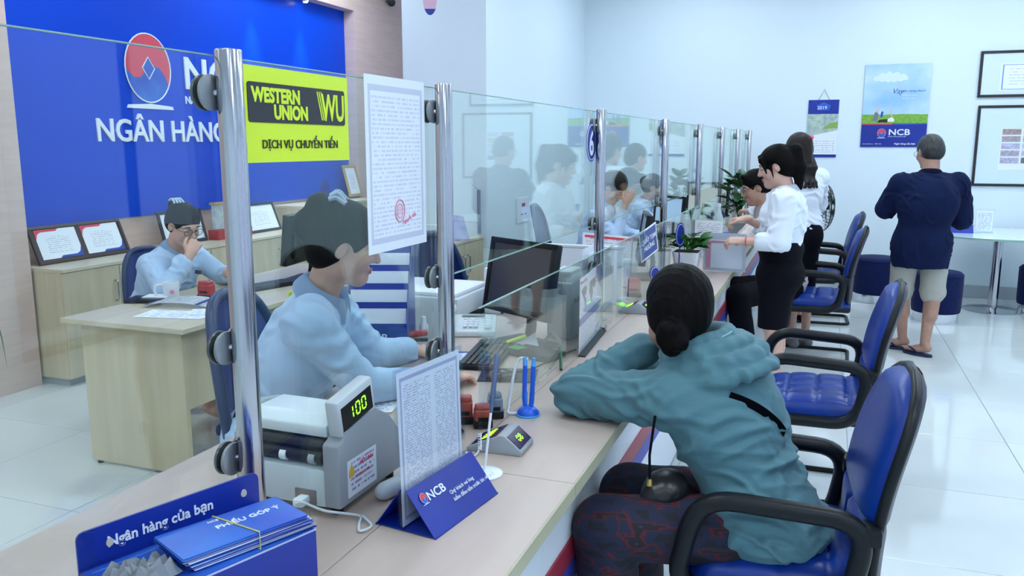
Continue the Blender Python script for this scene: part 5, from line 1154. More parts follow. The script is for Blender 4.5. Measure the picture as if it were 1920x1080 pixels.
fs2 = frame(f @ Vector((.1186, .03, .035)), f.to_3x3() @ Vector((0, 1, 0)), (0, 0, 1))
O('service_sticker', quad(BM(), *[fs2 @ Vector(v) for v in ((0, 0, .0006), (.12, 0, .0006), (.12, .085, .0006), (0, .085, .0006))]), docmat('sticker_print', 7, ink=(.3, .32, .6), chop=16, fill=.45, mar=.08, paper=(.82, .85, .9)), t, 0, True)
text('VIỆT LINH', .012, INKR, fs2 @ Matrix.Translation((.05, .062, .0009)), t, bold=.0002); text('DT: 0913 512 888', .008, INKR, fs2 @ Matrix.Translation((.03, .038, .0009)), t); O('sticker_badge', prism(BM(), [(.006, .045), (.026, .045), (.026, .058), (.016, .075), (.006, .058)], .0004, fs2 @ Matrix.Translation((0, 0, .0008))), mat('gold_print', (.75, .5, .05), .5), t, 0, True)
b = BM(); box(b, f @ Vector((.03, -.001, .04)), (.055, .004, .034), .006); O('power_inlet', b, mat('inlet_brown', (.2, .15, .15), .5), t, 40, True)
O('plug', box(BM(), f @ Vector((.03, -.018, .036)), (.026, .035, .02), .006), WHITEPL, t, 40, True)
O('power_cable', tube(BM(), spline([f @ Vector(v) for v in ((.03, -.035, .036), (.06, -.05, .05), (.1, -.03, .03), (.15, .02, .006), (.17, -.01, .005), (.19, -.04, .005), (.2, -.01, .005), (.16, .02, .008))], 8), .003, 8), LGREYPL, t, 60, True)
for x in (-.13, .09):
    for y in (.03, .25): O('foot', cyl(BM(), f @ Vector((x, y, 0)), f @ Vector((x, y, .022)), .014, seg=12), BLACKPL, t, 50, True)
t = thing('correction_tube', 'white plastic bottle lying beside the counting machine', 'bottle', (-.885, 1.62, ZT))
a, c = Vector((-.905, 1.545, ZT+.021)), Vector((-.875, 1.66, ZT+.021)); d_ = (c-a).normalized()
O('bottle_body', tube(BM(), [a, a+d_*.006, a+d_*.02, c-d_*.02, c-d_*.008, c], [.006, .015, .0205, .0205, .016, .009], 20), LGREYPL, t, 60, True); O('cap', cyl(BM(), c, c+d_*.03, .015, .013, 18, .003), mat('green_cap', (.05, .3, .2), .4), t, 50, True)

# --- price list stand: an acrylic sheet in a folded blue base
t = thing('price_stand', 'tall printed rate sheet in acrylic on a blue folded base', 'stand', (-.765, 1.55, ZT))
P0, P1 = Vector((-.788, 1.437, 0)), Vector((-.752, 1.70, 0)); ex = (P1-P0).normalized(); ez = Vector((ex.y, -ex.x, 0)); L_ = (P1-P0).length
f = frame(P0+Vector((0, 0, ZT)), ex, (0, 0, 1))
tilt = Matrix.Rotation(R(-1.5), 4, 'X')
fa = f @ Matrix.Translation((0, .004, 0)) @ tilt
O('rate_sheet', quad(BM(), *[fa @ Vector(v) for v in ((.006, .004, .002), (L_-.02, .004, .002), (L_-.02, .335, .002), (.006, .335, .002))], t=.001), DOC2, t, 0, True)
O('acrylic_front', box(BM(), fa @ Vector((L_/2-.005, .172, .004)), (L_-.004, .344, .002), rot=fa.to_3x3().to_4x4()), ACRYL, t, 0, True); O('acrylic_back', box(BM(), fa @ Vector((L_/2-.005, .172, -.001)), (L_-.004, .344, .002), rot=fa.to_3x3().to_4x4()), ACRYL, t, 0, True)
tri = lambda: None
def sheet(a, b_, c_, d__, nm, m=PRINTBLUE): return O(nm, quad(BM(), *[f @ Vector(v) for v in (a, b_, c_, d__)], t=.0018), m, t, 0, True)
sheet((.004, 0, .085), (L_+.0, 0, .085), (L_+.0, .092, .012), (.004, .092, .012), 'base_front'); sheet((L_, 0, -.07), (.004, 0, -.07), (.004, .092, -.002), (L_, .092, -.002), 'base_back'); sheet((.004, .0018, -.07), (L_, .0018, -.07), (L_, .0018, .085), (.004, .0018, .085), 'base_floor')
ff = frame(f @ Vector((.004, 0, .0855)), ex, f.to_3x3() @ Vector((0, .092, -.073)))
text('NCB', .027, INKW, ff @ Matrix.Translation((.045, .074, .001)), t, bold=.0004, sx=1.2); logo(ff @ Matrix.Translation((.032, .085, .0006)), .0105, t)
text('Quý khách vui lòng', .0125, INKW, ff @ Matrix.Translation((.115, .06, .001)), t); text('kiểm đếm tiền trước khi rời quầy', .0125, INKW, ff @ Matrix.Translation((.115, .043, .001)), t)

# --- pen on a white disc stand with its coiled holder
def penstand(nm, lb, x, y, tiltv, m, h=.3):
    t = thing(nm, lb, 'pen', (x, y, ZT)); O('disc', lathe(BM(), ((.045, 0), (.046, .004), (.03, .009), (.008, .012)), seg=32), WHITEPL, t, 50)
    top = Vector(tiltv); O('stem', tube(BM(), [(0, 0, .01), top*.25, top*.55], .0035, 8), WHITEPL, t, 60); O('pen_body', tube(BM(), [top*.5, top*.55, top*.7, top*.97, top], [.003, .0055, .0065, .006, .003], 12), m, t, 60); return t
p_ = atz(912, 893, ZT); pst = penstand('counter_pen', 'grey ballpoint pen on a white stand behind the rate sheet', p_.x-.01, p_.y+.01, (.008, .07, .29), mat('grey_blue_pen', (.12, .16, .3), .25, metal=.4))
O('spring_cord', tube(BM(), [Vector((-.012+.004*math.cos(k*.9), .002+.004*math.sin(k*.9), .06+.0009*k)) for k in range(50)], .0016, 5), WHITEPL, pst, 60)
# --- twin blue pens on a blue base
p_ = atz(990, 778, ZT); t = thing('pen_set', 'two blue pens standing in a round blue base on the counter', 'pen', p_)
O('pen_base', lathe(BM(), ((.03, 0), (.034, .004), (.033, .012), (.02, .026), (.006, .03)), seg=32), BLUEPL, t, 50); O('base_ring', lathe(BM(), ((.036, 0), (.037, .003), (.034, .006)), seg=32, caps=False), mat('sky_plastic', (.05, .35, .85), .3), t, 50)
for x in (-.012, .012):
    q = O('pen_body', tube(BM(), [(x*.7, 0, .02), (x, 0, .05), (x*1.1, .01, .15)], [.0065, .007, .007], 12), BLUEPL, t, 60); O('pen_cap', tube(BM(), [(x*1.1, .01, .15), (x*1.2, .012, .175)], [.0074, .006], 12), mat('cap_sky', (.1, .4, .9), .3), q, 60); O('pen_grip', tube(BM(), [(x*.85, .002, .035), (x*.95, .004, .07)], .0078, 12), mat('grip_sky', (.05, .3, .85), .3), q, 60)
O('pen_cord', tube(BM(), spline([(-.005, .014, .17), (-.035, .01, .165), (-.05, 0, .1), (-.06, -.01, .02), (-.055, -.02, .006), (-.03, -.01, .006)], 8), .0045, 8), WHITEPL, t, 60)
# --- counting display (customer readout): wedge with two screens
def readout(lb, px, py, rz, sc=1.0):
    p = atz(px, py, ZT); t = thing('customer_readout', lb, 'display', p, rz, 'grey customer readouts'); w_ = .072*sc
    pr = [(-.075, 0), (.075, 0), (.078, .012), (.03, .052), (.016, .052), (-.078, .01)]
    f = Matrix(((0, -1, 0, 0), (1, 0, 0, 0), (0, 0, 1, 0), (0, 0, 0, 1))) @ Matrix(((0, 0, 1, -w_/2-.01), (1, 0, 0, 0), (0, 1, 0, 0), (0, 0, 0, 1)))
    f = Matrix(((1, 0, 0, 0), (0, 0, 1, -w_*.75), (0, 1, 0, 0), (0, 0, 0, 1)))
    O('case', prism(BM(), [(x*sc, y*sc) for x, y in pr], w_*1.5, f, .003), GREYPL, t, 40)
    for (x0, y0, x1, y1, nm) in ((.074, .016, .032, .051, 'customer'), (-.07, .0135, .012, .0515, 'teller')):
        a = Vector((x0*sc, 0, y0*sc)); c_ = Vector((x1*sc, 0, y1*sc)); s_ = 1 if nm == 'customer' else -1
        ff = frame(a+(c_-a)*.06, (0, s_, 0), c_-a); hh = (c_-a).length*.86; O('screen', prism(BM(), [(-w_*.66, 0), (w_*.66, 0), (w_*.66, hh), (-w_*.66, hh)], .0012, ff), mat('purple_screen', (.03, .01, .06), .15), t, 0)
        L2 = ff @ Matrix.Translation((0, 0, .0014)); nd = 2 if nm == 'customer' else 4; hd = hh*.36; g0 = .013*sc; b_ = None
        for k in range(nd):
            par = thing  # digits are parts of the readout
            x = (k-nd/2)*g0*1.25
            seg7('8' if k % 2 else '9' if nd == 4 else '0', x+.002, hh*.32, hd, g0*.8, wm(t) @ L2, t, th=.003*sc)
    return t
readout('grey customer readout with green digits beside the blue pens', 938, 838, R(2)); readout('small grey readout beyond the teal sleeve near the red stamp', 1192, 585, R(2))
O('cable', tube(BM(), spline([atz(900, 832, ZT+.02), atz(895, 850, ZT+.004), atz(880, 858, ZT+.004), atz(872, 845, ZT+.004)], 6), .003, 6), LGREYPL, [o for o in S.objects if o.name.startswith('customer_readout')][0], 60, True)
# --- self inking stamps
def stamp(lb, p, m, w_=.042, d_=.03, h=.055, rz=0, cat='stamp'):
    t = thing('ink_stamp', lb, cat, p, rz, 'ink stamps'); O('stamp_base', box(BM(), (0, 0, .012), (w_*1.1, d_*1.1, .024), .004), BLACKPL, t, 40); O('stamp_body', box(BM(), (0, 0, h*.55), (w_, d_, h*.7), .007, seg=3), m, t, 50); O('stamp_head', box(BM(), (0, 0, h*.95), (w_*.9, d_*.9, h*.3), .008, seg=3), m, t, 50); O('label_window', box(BM(), (0, -d_*.52, h*.45), (w_*.6, .002, .012)), BLACKPL, t, 0); return t
RW = mat('dark_red_stamp', (.38, .06, .045), .28)
p_ = atz(905, 800, ZT); stamp('dark red stamp in front of the grey stamp behind the glass', p_, RW, .05, .04, .062, .5); p_ = atz(872, 792, ZT); stamp('taller dark red stamp partly behind the rate sheet', p_, RW, .045, .04, .075, .4)
p_ = atz(928, 782, ZT); stamp('grey blue rounded stamp beside the red stamps', p_, mat('grey_blue_stamp', (.16, .22, .32), .3), .045, .04, .07, .5)
p_ = atz(388, 560, .75); stamp('red stamp on the back desk before the woman with the phone', p_, REDPL, .085, .05, .09, .0)
p_ = atz(1188, 556, ZT); stamp('bright red stamp on the counter beside the dark hair', p_, mat('bright_red', (.6, .02, .03), .3), .07, .05, .09, .3)

# --- monitor, keyboard, mouse, phone, papers of the near teller
def monitor(lb, loc, rz, w_=.44, h=.36, z0=.1, tilt=8, screen=SCREEN, sheetm=None):
    t = thing('computer_monitor', lb, 'monitor', loc, rz, 'black computer monitors')      # screen faces local -Y
    O('stand_base', box(BM(), (0, .03, .008), (.25, .19, .016), .007), BLACKPL, t, 40)
    O('stand_neck', tube(BM(), spline([(0, .06, .012), (0, .075, .1), (0, .05, .2), (0, .03, z0+h*.5)], 4), .028, 12, flat=((0, 1, 0), .55)), BLACKPL, t, 60)
    f = Matrix.Translation((0, 0, z0+h/2)) @ Matrix.Rotation(R(-tilt), 4, 'X')
    b = box(BM(), (0, .022, 0), (w_, .03, h), .008); b.transform(f); O('housing', b, BLACKPL, t, 40)
    b = box(BM(), (0, .045, -.01), (w_*.7, .03, h*.7), .014); b.transform(f); O('back_bulge', b, BLACKPL, t, 40)
    for (x, z, a, c_) in ((0, h/2-.011, w_, .022), (0, -h/2+.016, w_, .032), (-w_/2+.011, 0, .022, h), (w_/2-.011, 0, .022, h)):
        b = box(BM(), (x, .004, z), (a, .012, c_), .003); b.transform(f); O('bezel', b, BLACKPL, t, 40)
    b = box(BM(), (0, .006, .004), (w_-.04, .004, h-.05)); b.transform(f); O('screen', b, screen, t, 0)
    b = tube(BM(), [(.022*math.cos(a), .0612, .03+.022*math.sin(a)) for a in [2*PI*k/20 for k in range(20)]], .002, 6, True); b.transform(f); O('round_badge', b, GREYPL, t, 60); return t
monitor('black monitor of the near teller, screen seen at a slant', (-1.12, 3.05, ZT), R(-30), .40, .30, .13, 10)
monitor('black monitor on the back desk, its back to the camera', (-3.05, 4.35, .75), R(-82), .46, .31, .11, 6)
monitor('black monitor of the next teller behind the blue hanging sign', (-1.02, 4.95, ZT), R(-75), .42, .3, .1, 8)
monitor('monitor far along the counter near the green plant', (-1.05, 8.15, ZT), R(-20), .44, .32, .13, 5, mat('pale_screen', (.4, .45, .4), .3, emit=.25))
monitor('small far monitor left of the sixth post', (-1.28, 7.35, ZT), R(-35), .36, .26, .1, 5, mat('blue_screen', (.3, .45, .6), .3, emit=.3))
def keyboard(lb, loc, rz, tilt=0):
    t = thing('keyboard', lb, 'keyboard', loc, rz); O('case', box(BM(), (0, 0, .009), (.42, .15, .018), .004), BLACKPL, t, 40); km = None; kb = mat('key_black', (.03, .035, .04), .4)
    for i in range(18):
        for j in range(6):
            if j == 0 and 4 < i < 10:
                continue
            if km is None: o = O('key', box(BM(), (0, 0, 0), (.0175, .017, .008), .002, seg=1), kb, t, 30); km = o.data
            else: o = bpy.data.objects.new('key', km); COL.objects.link(o); o.parent = t
            o.location = (-.193+i*.0222+(.004 if i > 13 else 0), -.055+j*.0215, .021)
    O('space_bar', box(BM(), (-.04, -.055, .021), (.105, .017, .008), .002, seg=1), kb, t, 30); return t
keyboard('black keyboard in front of the near teller', (-1.17, 2.86, ZT), R(100))
keyboard('dark keyboard lying before the back desk monitor', (-3.05, 4.02, .75), R(75))
p_ = atz(940, 712, ZT); t = thing('computer_mouse', 'glossy black mouse under the hand of the near teller', 'mouse', p_, R(-70))
s = Sdf(.003); s.ell((0, 0, .008), (.032, .055, .03), None, .01); s.plane((0, 0, .001), (0, 0, -1)); V, F = s.mesh(); o = meshobj('mouse_body', V, F, mat('glossy_black', (.01, .01, .012), .12), None); o.parent = t; O('scroll_wheel', cyl(BM(), (-.003, .03, .034), (.003, .03, .034), .009, seg=14), GREYPL, t, 50)
p_ = atz(985, 705, ZT); t = thing('mouse_pad', 'black mouse pad beside the mouse', 'mouse pad', p_, R(15)); O('pad', box(BM(), (-.06, .0, .002), (.2, .17, .003), .001), BLACKPL, t, 0)
t = thing('desk_phone', 'pale grey desk telephone with many keys behind the keyboard', 'telephone', (-1.40, 3.22, ZT), R(20))
O('phone_case', prism(BM(), [(-.1, 0), (.1, 0), (.1, .06), (-.1, .025)], .22, Matrix(((0, 0, 1, -.11), (1, 0, 0, 0), (0, 1, 0, 0), (0, 0, 0, 1))), .006), LGREYPL, t, 40)
O('handset', tube(BM(), spline([(-.085, -.1, .05), (-.085, -.06, .075), (-.085, .05, .095), (-.085, .1, .085)], 5), .019, 12), WHITEPL, t, 60)
for i in range(3):
    for j in range(4): O('key', box(BM(), (-.02+i*.024, -.06+j*.026, .04+j*.0046), (.018, .016, .01), .003, seg=1), WHITEPL, t, 30)
for j in range(6): O('memory_key', box(BM(), (.078, -.075+j*.024, .038+j*.0042), (.03, .016, .01), .003, seg=1), PAPER, t, 30)
O('phone_display', box(BM(), (.01, .075, .057), (.1, .035, .01), .002), mat('lcd_grey', (.25, .3, .28), .2), t, 0)
O('phone_cord', tube(BM(), [(-.1+.006*math.cos(k*.8)+.0002*k, -.1-.0015*k, .03+.006*math.sin(k*.8)) for k in range(60)], .002, 5), BLACKPL, t, 60)
for lb, px, py, rz, w_, h, k in (('white receipt lying under the left hand of the near teller', 790, 668, .5, .15, .1, 1), ('blue edged slip on the desk behind the rate sheet', 875, 668, .4, .2, .12, 2), ('white form flat on the desk behind the counting machine', 700, 745, .2, .21, .29, 3)):
    p_ = atz(px, py, ZT); t = thing('paper_slip', lb, 'paper', p_, rz); O('sheet', quad(BM(), (-w_/2, -h/2, .001+.0006*k), (w_/2, -h/2, .001+.0006*k), (w_/2, h/2, .001+.0006*k), (-w_/2, h/2, .001+.0006*k)), docmat('slip_print', 14, ink=(.3, .4, .7), chop=18), t, 0)
    if k == 2: O('blue_edge', box(BM(), (0, h/2-.008, .0032), (w_, .016, .001)), INKB, t, 0)
t = thing('note_paper', 'curled white notes with a yellow marker beside the monitor foot', 'paper', atz(975, 655, ZT), R(30))
def cur(u, v): return Vector(((u-.5)*.14, (v-.5)*.1, .006+.05*(u**2)*v))
O('sheet', grid(BM(), cur, 10, 6, .001), PAPER, t, 60); O('yellow_marker', box(BM(), (-.01, .03, .035), (.09, .014, .012), .004, rot=(0, -.2, .3)), YELLOW, t, 40)
t = thing('black_tray', 'black phone tray with a bent green cable by the monitor', 'tray', (-1.0, 2.98, ZT), R(-20)); O('tray_body', box(BM(), (.02, -.05, .012), (.2, .12, .024), .008), BLACKPL, t, 40); O('green_card', box(BM(), (-.05, -.08, .028), (.06, .05, .004)), mat('green_card', (.03, .3, .03), .4), t, 0)
O('green_cable', tube(BM(), rpath([atz(1020, 640, ZT+.03), atz(1035, 622, ZT+.06), atz(1050, 640, ZT+.08), atz(1052, 693, ZT+.004)], .04, 5), .006, 8), mat('dark_green_cable', (.02, .1, .04), .4), t, 60, True)
t = thing('cable', 'thin dark cable lying on the counter under the glass', 'cable', atz(1000, 690, ZT)); O('cord', tube(BM(), spline([atz(950, 700, ZT+.005), atz(1000, 690, ZT+.005), atz(1045, 668, ZT+.005), atz(1080, 655, ZT+.005)], 6), .003, 6), BLACKPL, t, 60, True)
# --- leaflet rack of the near teller
t = thing('leaflet_rack', 'dark blue stepped leaflet rack with pale cards beside the near teller', 'rack', (-1.62, 2.98, ZT), 0)
f = Matrix.Translation((-1.66, 2.86, ZT)) @ Matrix.Rotation(R(20), 4, 'Z')    # x right, y away
sp_ = [(0, 0), (.26, 0), (.26, .42), (.235, .42), (0, .09)]
for x in (-.125, .125): O('side_panel', prism(BM(), sp_, .004, f @ Matrix(((0, 0, 1, x-.002), (1, 0, 0, 0), (0, 1, 0, 0), (0, 0, 0, 1)))), PRINTBLUE, t, 0, True)
O('front_panel', box(BM(), f @ Vector((0, 0, .045)), (.25, .004, .09), rot=f.to_3x3().to_4x4()), PRINTBLUE, t, 0, True); O('back_panel', box(BM(), f @ Vector((0, .255, .215)), (.25, .004, .43), rot=f.to_3x3().to_4x4()), PRINTBLUE, t, 0, True)
text('NCB', .04, INKW, frame(f @ Vector((-.05, -.003, .02)), f.to_3x3() @ Vector((1, 0, 0)), (0, 0, 1)), t, sx=1.2, bold=.0004)
for k in range(5):
    ff = f @ Matrix.Translation((0, .03+k*.048, .05+k*.07)) @ Matrix.Rotation(R(-14), 4, 'X'); 
    O('leaflet_bundle', box(BM(), ff @ Vector((0, .006, .055)), (.235, .014, .12), rot=ff.to_3x3().to_4x4()), PAPER if k < 4 else PRINTBLUE, t, 0, True); O('leaflet_top', box(BM(), ff @ Vector((0, .006, .108)), (.237, .0155, .026), rot=ff.to_3x3().to_4x4()), PRINTBLUE, t, 0, True)
    O('step', box(BM(), f @ Vector((0, .03+k*.048, .04+k*.07)), (.245, .03, .004), rot=f.to_3x3().to_4x4()), PRINTBLUE, t, 0, True)
t = thing('glue_bottle', 'small white bottle with white cap beside the leaflet rack', 'bottle', atz(795, 628, ZT)); O('bottle_body', lathe(BM(), ((.018, 0), (.02, .004), (.02, .04), (.01, .055), (.009, .06)), seg=20), WHITEPL, t, 50); O('cap', lathe(BM(), ((.011, .06), (.009, .08), (.003, .082)), seg=16), PAPER, t, 50)
t = thing('stapler', 'red stapler on the desk beside the leaflet rack', 'stapler', atz(775, 640, ZT), R(30)); O('stapler_base', box(BM(), (0, 0, .006), (.12, .03, .012), .004), BLACKPL, t, 40); O('stapler_arm', box(BM(), (0, 0, .03), (.12, .03, .026), .01, rot=(0, -.1, 0), seg=3), REDPL, t, 50)
# printer behind and file folder
t = thing('desk_printer', 'pale desk printer behind the second post', 'printer', (-1.78, 3.62, 0)); O('printer_case', bx(-2.0, -1.55, 3.42, 3.85, .62, .88, .012), LGREYPL, t, 40, True); O('paper_drawer', bx(-1.552, -1.545, 3.46, 3.81, .66, .73, .002), WHITEPL, t, 0, True); O('printer_lid', bx(-1.98, -1.57, 3.44, 3.83, .88, .9, .006), WHITEPL, t, 40, True); O('output_slot', bx(-1.552, -1.544, 3.48, 3.79, .76, .79), BLACKPL, t, 0, True)
b = BM(); bb = bx(-1.98, -1.56, 3.44, 3.83, .56, .62); O('printer_stand', bx(-1.97, -1.57, 3.45, 3.82, 0, .62, .004), MAPLE, t, 0, True); bb.free(); b.free()
t = thing('paper_box', 'white card file box with blue spine beside the empty mesh chair', 'file box', (-1.45, 3.75, ZT)); O('file_board', bx(-1.5, -1.42, 3.62, 3.9, ZT, 1.0, .002), PAPER, t, 0, True); O('blue_spine', bx(-1.42, -1.41, 3.63, 3.9, ZT, .99, .001), PRINTBLUE, t, 0, True)
# low partition wall between the tellers
t = thing('desk_divider', 'low white divider panel behind the near teller monitor', 'divider', (-1.3, 4.05, ZT)); O('panel', bx(-1.47, -.93, 4.06, 4.09, ZT, 1.06, .003), WHITEPL, t, 0, True); O('panel_cap', bx(-1.475, -.925, 4.055, 4.095, 1.06, 1.075, .003), LGREYPL, t, 0, True)
t = thing('card_terminal', 'grey plastic terminal box behind the acrylic map leaflet', 'terminal', (-1.0, 3.32, ZT)); O('terminal_body', box(BM(), (-.0, 0, .12), (.11, .2, .24), .012), GREYPL, t, 40); O('terminal_top', box(BM(), (0, .01, .26), (.09, .16, .05), .012), LGREYPL, t, 40); O('terminal_slot', box(BM(), (.056, 0, .16), (.004, .12, .02)), BLACKPL, t, 0)
t = thing('note_rack', 'white paper sheets in a small rack by the third post', 'papers', (-1.02, 3.72, ZT))
for k in range(3): O('sheet', bx(-1.06+.03*k, -1.058+.03*k, 3.78, 3.98, ZT, 1.09-.02*k), PAPER, t, 0, True)
O('rack_base', bx(-1.09, -.97, 3.76, 4.0, ZT, ZT+.02, .002), GREYPL, t, 0, True)
# --- acrylic leaflet with a world map
t = thing('map_leaflet_stand', 'tall narrow acrylic leaflet with a world map on the counter', 'stand', (-.80, 2.96, ZT))
a, c_ = atz(1085, 669, ZT), atz(1126, 620, ZT); ex = (c_-a).normalized(); Lm = (c_-a).length; f = frame(a, ex, (0, 0, 1)); HH = .30
O('leaflet', quad(BM(), *[f @ Vector(v) for v in ((.004, .01, 0), (Lm-.004, .01, 0), (Lm-.004, HH, 0), (.004, HH, 0))]), docmat('map_print', 26, ink=(.35, .4, .62), chop=22, fill=.35, mar=.06), t, 0, True)
O('acrylic', box(BM(), f @ Vector((Lm/2, HH/2, .003)), (Lm, HH, .002), rot=f.to_3x3().to_4x4()), ACRYL, t, 0, True); O('acrylic_foot', box(BM(), f @ Vector((Lm/2, .003, .012)), (Lm, .004, .028), rot=f.to_3x3().to_4x4()), BLACKPL, t, 0, True)
pq = lambda poly, m, nm, z=.0008: O(nm, prism(BM(), poly, .0006, f @ Matrix.Translation((0, 0, z))), m, t, 0, True)
pq([(.004, .16), (Lm-.004, .16), (Lm-.004, HH), (.004, HH)], PAPER, 'printed_panel', .0004); pq([(Lm*.72, HH), (Lm-.004, HH), (Lm-.004, .19), (Lm*.7, .26)], PRINTBLUE, 'printed_corner'); pq([(.004, .115), (Lm-.004, .115), (Lm-.004, .145), (.004, .145)], INKB, 'printed_band')
k_ = Lm/.3; pq([(.02*k_, .25), (.07*k_, .26), (.09*k_, .245), (.075*k_, .22), (.06*k_, .225), (.085*k_, .2), (.07*k_, .17), (.06*k_, .2), (.04*k_, .225)], INKK, 'printed_map', .0011)
pq([(.12*k_, .225), (.13*k_, .26), (.2*k_, .265), (.22*k_, .24), (.19*k_, .22), (.165*k_, .235), (.17*k_, .205), (.15*k_, .175), (.135*k_, .2)], INKK, 'printed_map', .0011); text('Western Union', .02, INKR, f @ Matrix.Translation((.012, HH-.024, .0013)), t, sx=min(1, Lm/.2))
# --- blue sign hung on a low pane, small oval signs, plant
t = thing('hanging_sign', 'small blue sign with white border tilted on the low glass pane', 'sign', atx(1216, 452, -.86)); p_ = atx(1216, 454, -.86); f = frame(p_, (.25, 1, 0), (0, .05, 1)) @ Matrix.Rotation(R(14), 4, 'Z')
O('card', box(BM(), f @ Vector((0, 0, 0)), (.21, .16, .003), rot=f.to_3x3().to_4x4()), PAPER, t, 0, True); O('blue_face', box(BM(), f @ Vector((0, 0, .002)), (.19, .142, .002), rot=f.to_3x3().to_4x4()), mat('slate_blue_print', (.06, .09, .3), .4), t, 0, True)
text('QUẦY TẠM', .034, INKW, f @ Matrix.Translation((0, .008, .0034)), t, align='CENTER', bold=.0006); text('NGỪNG', .034, INKW, f @ Matrix.Translation((0, -.034, .0034)), t, align='CENTER', bold=.0006)
def oval(lb, px, py, x, r=(.03, .075), hh=.18):
    p = atx(px, py, x); t = thing('oval_sign', lb, 'sign', (p.x, p.y, ZT), 0, 'blue oval signs on stems'); f = frame((0, 0, p.z-ZT), (.45, .9, 0), (0, 0, 1)); O('oval_plate', prism(BM(), ellipse(r[0]*1.6, r[1]), .004, f), PRINTBLUE, t, 0); O('stem', cyl(BM(), (0, 0, .006), (0, 0, p.z-ZT-r[1]*.8), .004, seg=8), PRINTBLUE, t, 50); O('foot', lathe(BM(), ((.035, 0), (.035, .004), (.006, .01)), seg=20), WHITEPL, t, 50)
    O('white_ring', tube(BM(), [f @ Vector((x_, y_, .0045)) for x_, y_ in ellipse(r[0]*1.4, r[1]*.86)], .0015, 5, True), INKW, t, 50); return t
oval('blue oval sign on a thin stem before the potted plant', 1275, 440, -.82); oval('small blue oval sign far along the counter by the sixth post', 1353, 405, -.83, (.03, .05)); oval('blue and white oval sign near the bright red stamp', 1227, 512, -.80, (.025, .035))
p_ = atz(1287, 512, ZT); pt = thing('potted_pothos', 'white tapered pot of green pothos on the counter by the envelope', 'plant', p_)
O('pot', prism(BM(), rrect(.17, .17, .02), .14, Matrix.Identity(4)), WHITEPL, pt, 0)
for v in pt.children[0].data.vertices:
    k = .72+.28*v.co.z/.14; v.co.x *= k; v.co.y *= k
O('soil', box(BM(), (0, 0, .136), (.15, .15, .01)), mat('soil', (.04, .03, .02), .9), pt, 0)
def leaf(L_, W_):
    def fn(u, v): w_ = W_*math.sin(PI*min(1, u*.96+.02))**.7*(1-.45*u); return Vector(((v-.5)*2*w_, u*L_, -.25*L_*u*u+.12*abs(v-.5)*W_))
    return fn
lm = None
def leaves(par, n, c, rad, up, L_=.1, W_=.035, m=LEAF, seed=1, stems=True):
    rg = random.Random(seed); b = grid(BM(), leaf(L_, W_), 7, 4, .0008); first = O('leaf', b, m, par, 60)
    for k in range(n):
        o = first if k == 0 else bpy.data.objects.new('leaf', first.data)
        if k: COL.objects.link(o); o.parent = par
        a = rg.uniform(0, 2*PI); r = rad*rg.random()**.6; o.location = (c[0]+r*math.cos(a), c[1]+r*math.sin(a), c[2]+up*rg.random()); o.rotation_euler = (rg.uniform(-.2, .9), rg.uniform(-.4, .4), a-PI/2+rg.uniform(-.5, .5)); s_ = rg.uniform(.65, 1.15); o.scale = (s_, s_, s_)
    b = BM()
    for k in range(max(4, n//5)): a = rg.uniform(0, 2*PI); r = rad*rg.random(); tube(b, spline([(c[0]*.3, c[1]*.3, c[2]-.05), (c[0]+r*.4*math.cos(a), c[1]+r*.4*math.sin(a), c[2]+up*.3), (c[0]+r*math.cos(a), c[1]+r*math.sin(a), c[2]+up*.7)], 4), .003, 5)
    O('stems', b, m, par, 60)
leaves(pt, 46, (0, 0, .15), .085, .1, .085, .034, LEAF, 3)
p_ = atz(1400, 452, ZT); pt = thing('leafy_plant', 'tall dark green leafy plant in a grey pot far along the counter', 'plant', (-.665, 7.3, ZT)); O('pot', lathe(BM(), ((.07, 0), (.1, .14), (.105, .15), (.09, .15)), seg=28), GREYPL, pt, 50); leaves(pt, 52, (-.0, 0, .2), .11, .34, .135, .045, LEAFD, 5)
pt = thing('spiky_plant', 'spiky green plant behind the fifth and sixth posts', 'plant', (-1.12, 7.75, ZT)); O('pot', lathe(BM(), ((.06, 0), (.085, .13), (.075, .13)), seg=24), WHITEPL, pt, 50)
rg = random.Random(9)
for k in range(16):
    a = rg.uniform(0, 2*PI); l = rg.uniform(.2, .34); b = BM()
    def fn(u, v, a=a, l=l): r = l*u; w_ = .016*(1-u)+.001; return Vector((r*math.cos(a)-(v-.5)*2*w_*math.sin(a), r*math.sin(a)+(v-.5)*2*w_*math.cos(a), .13+l*1.1*u-l*.75*u*u))
    O('leaf', grid(b, fn, 8, 2, .001), LEAF, pt, 60)
# --- plastic envelope in the standing woman's hands, papers behind
t = thing('document_envelope', 'clear plastic envelope of papers held by the standing woman', 'envelope', (-.6, 5.3, ZT))
a, c_ = atz(1318, 494, ZT+.005), atz(1392, 487, ZT+.005); a = Vector((a.x, a.y, ZT+.004)); ex = (c_-a); ex.z = 0; Le_ = .36; ex = ex.normalized(); a = atd(1318, 490, 5.33); a.z = ZT+.006; ex = Vector((.98, -.1, 0)).normalized(); f = frame(a, ex, (-.02, -.05, 1)); Le_ = .27; He = .245
O('envelope_back', box(BM(), f @ Vector((Le_/2, He/2, -.004)), (Le_, He, .0015), rot=f.to_3x3().to_4x4()), mat('milky_plastic', (.62, .66, .74), .25), t, 0, True)
O('paper', box(BM(), f @ Vector((Le_*.53, He*.45, -.0015)), (Le_*.78, He*.74, .003), rot=f.to_3x3().to_4x4()), PAPER, t, 0, True)
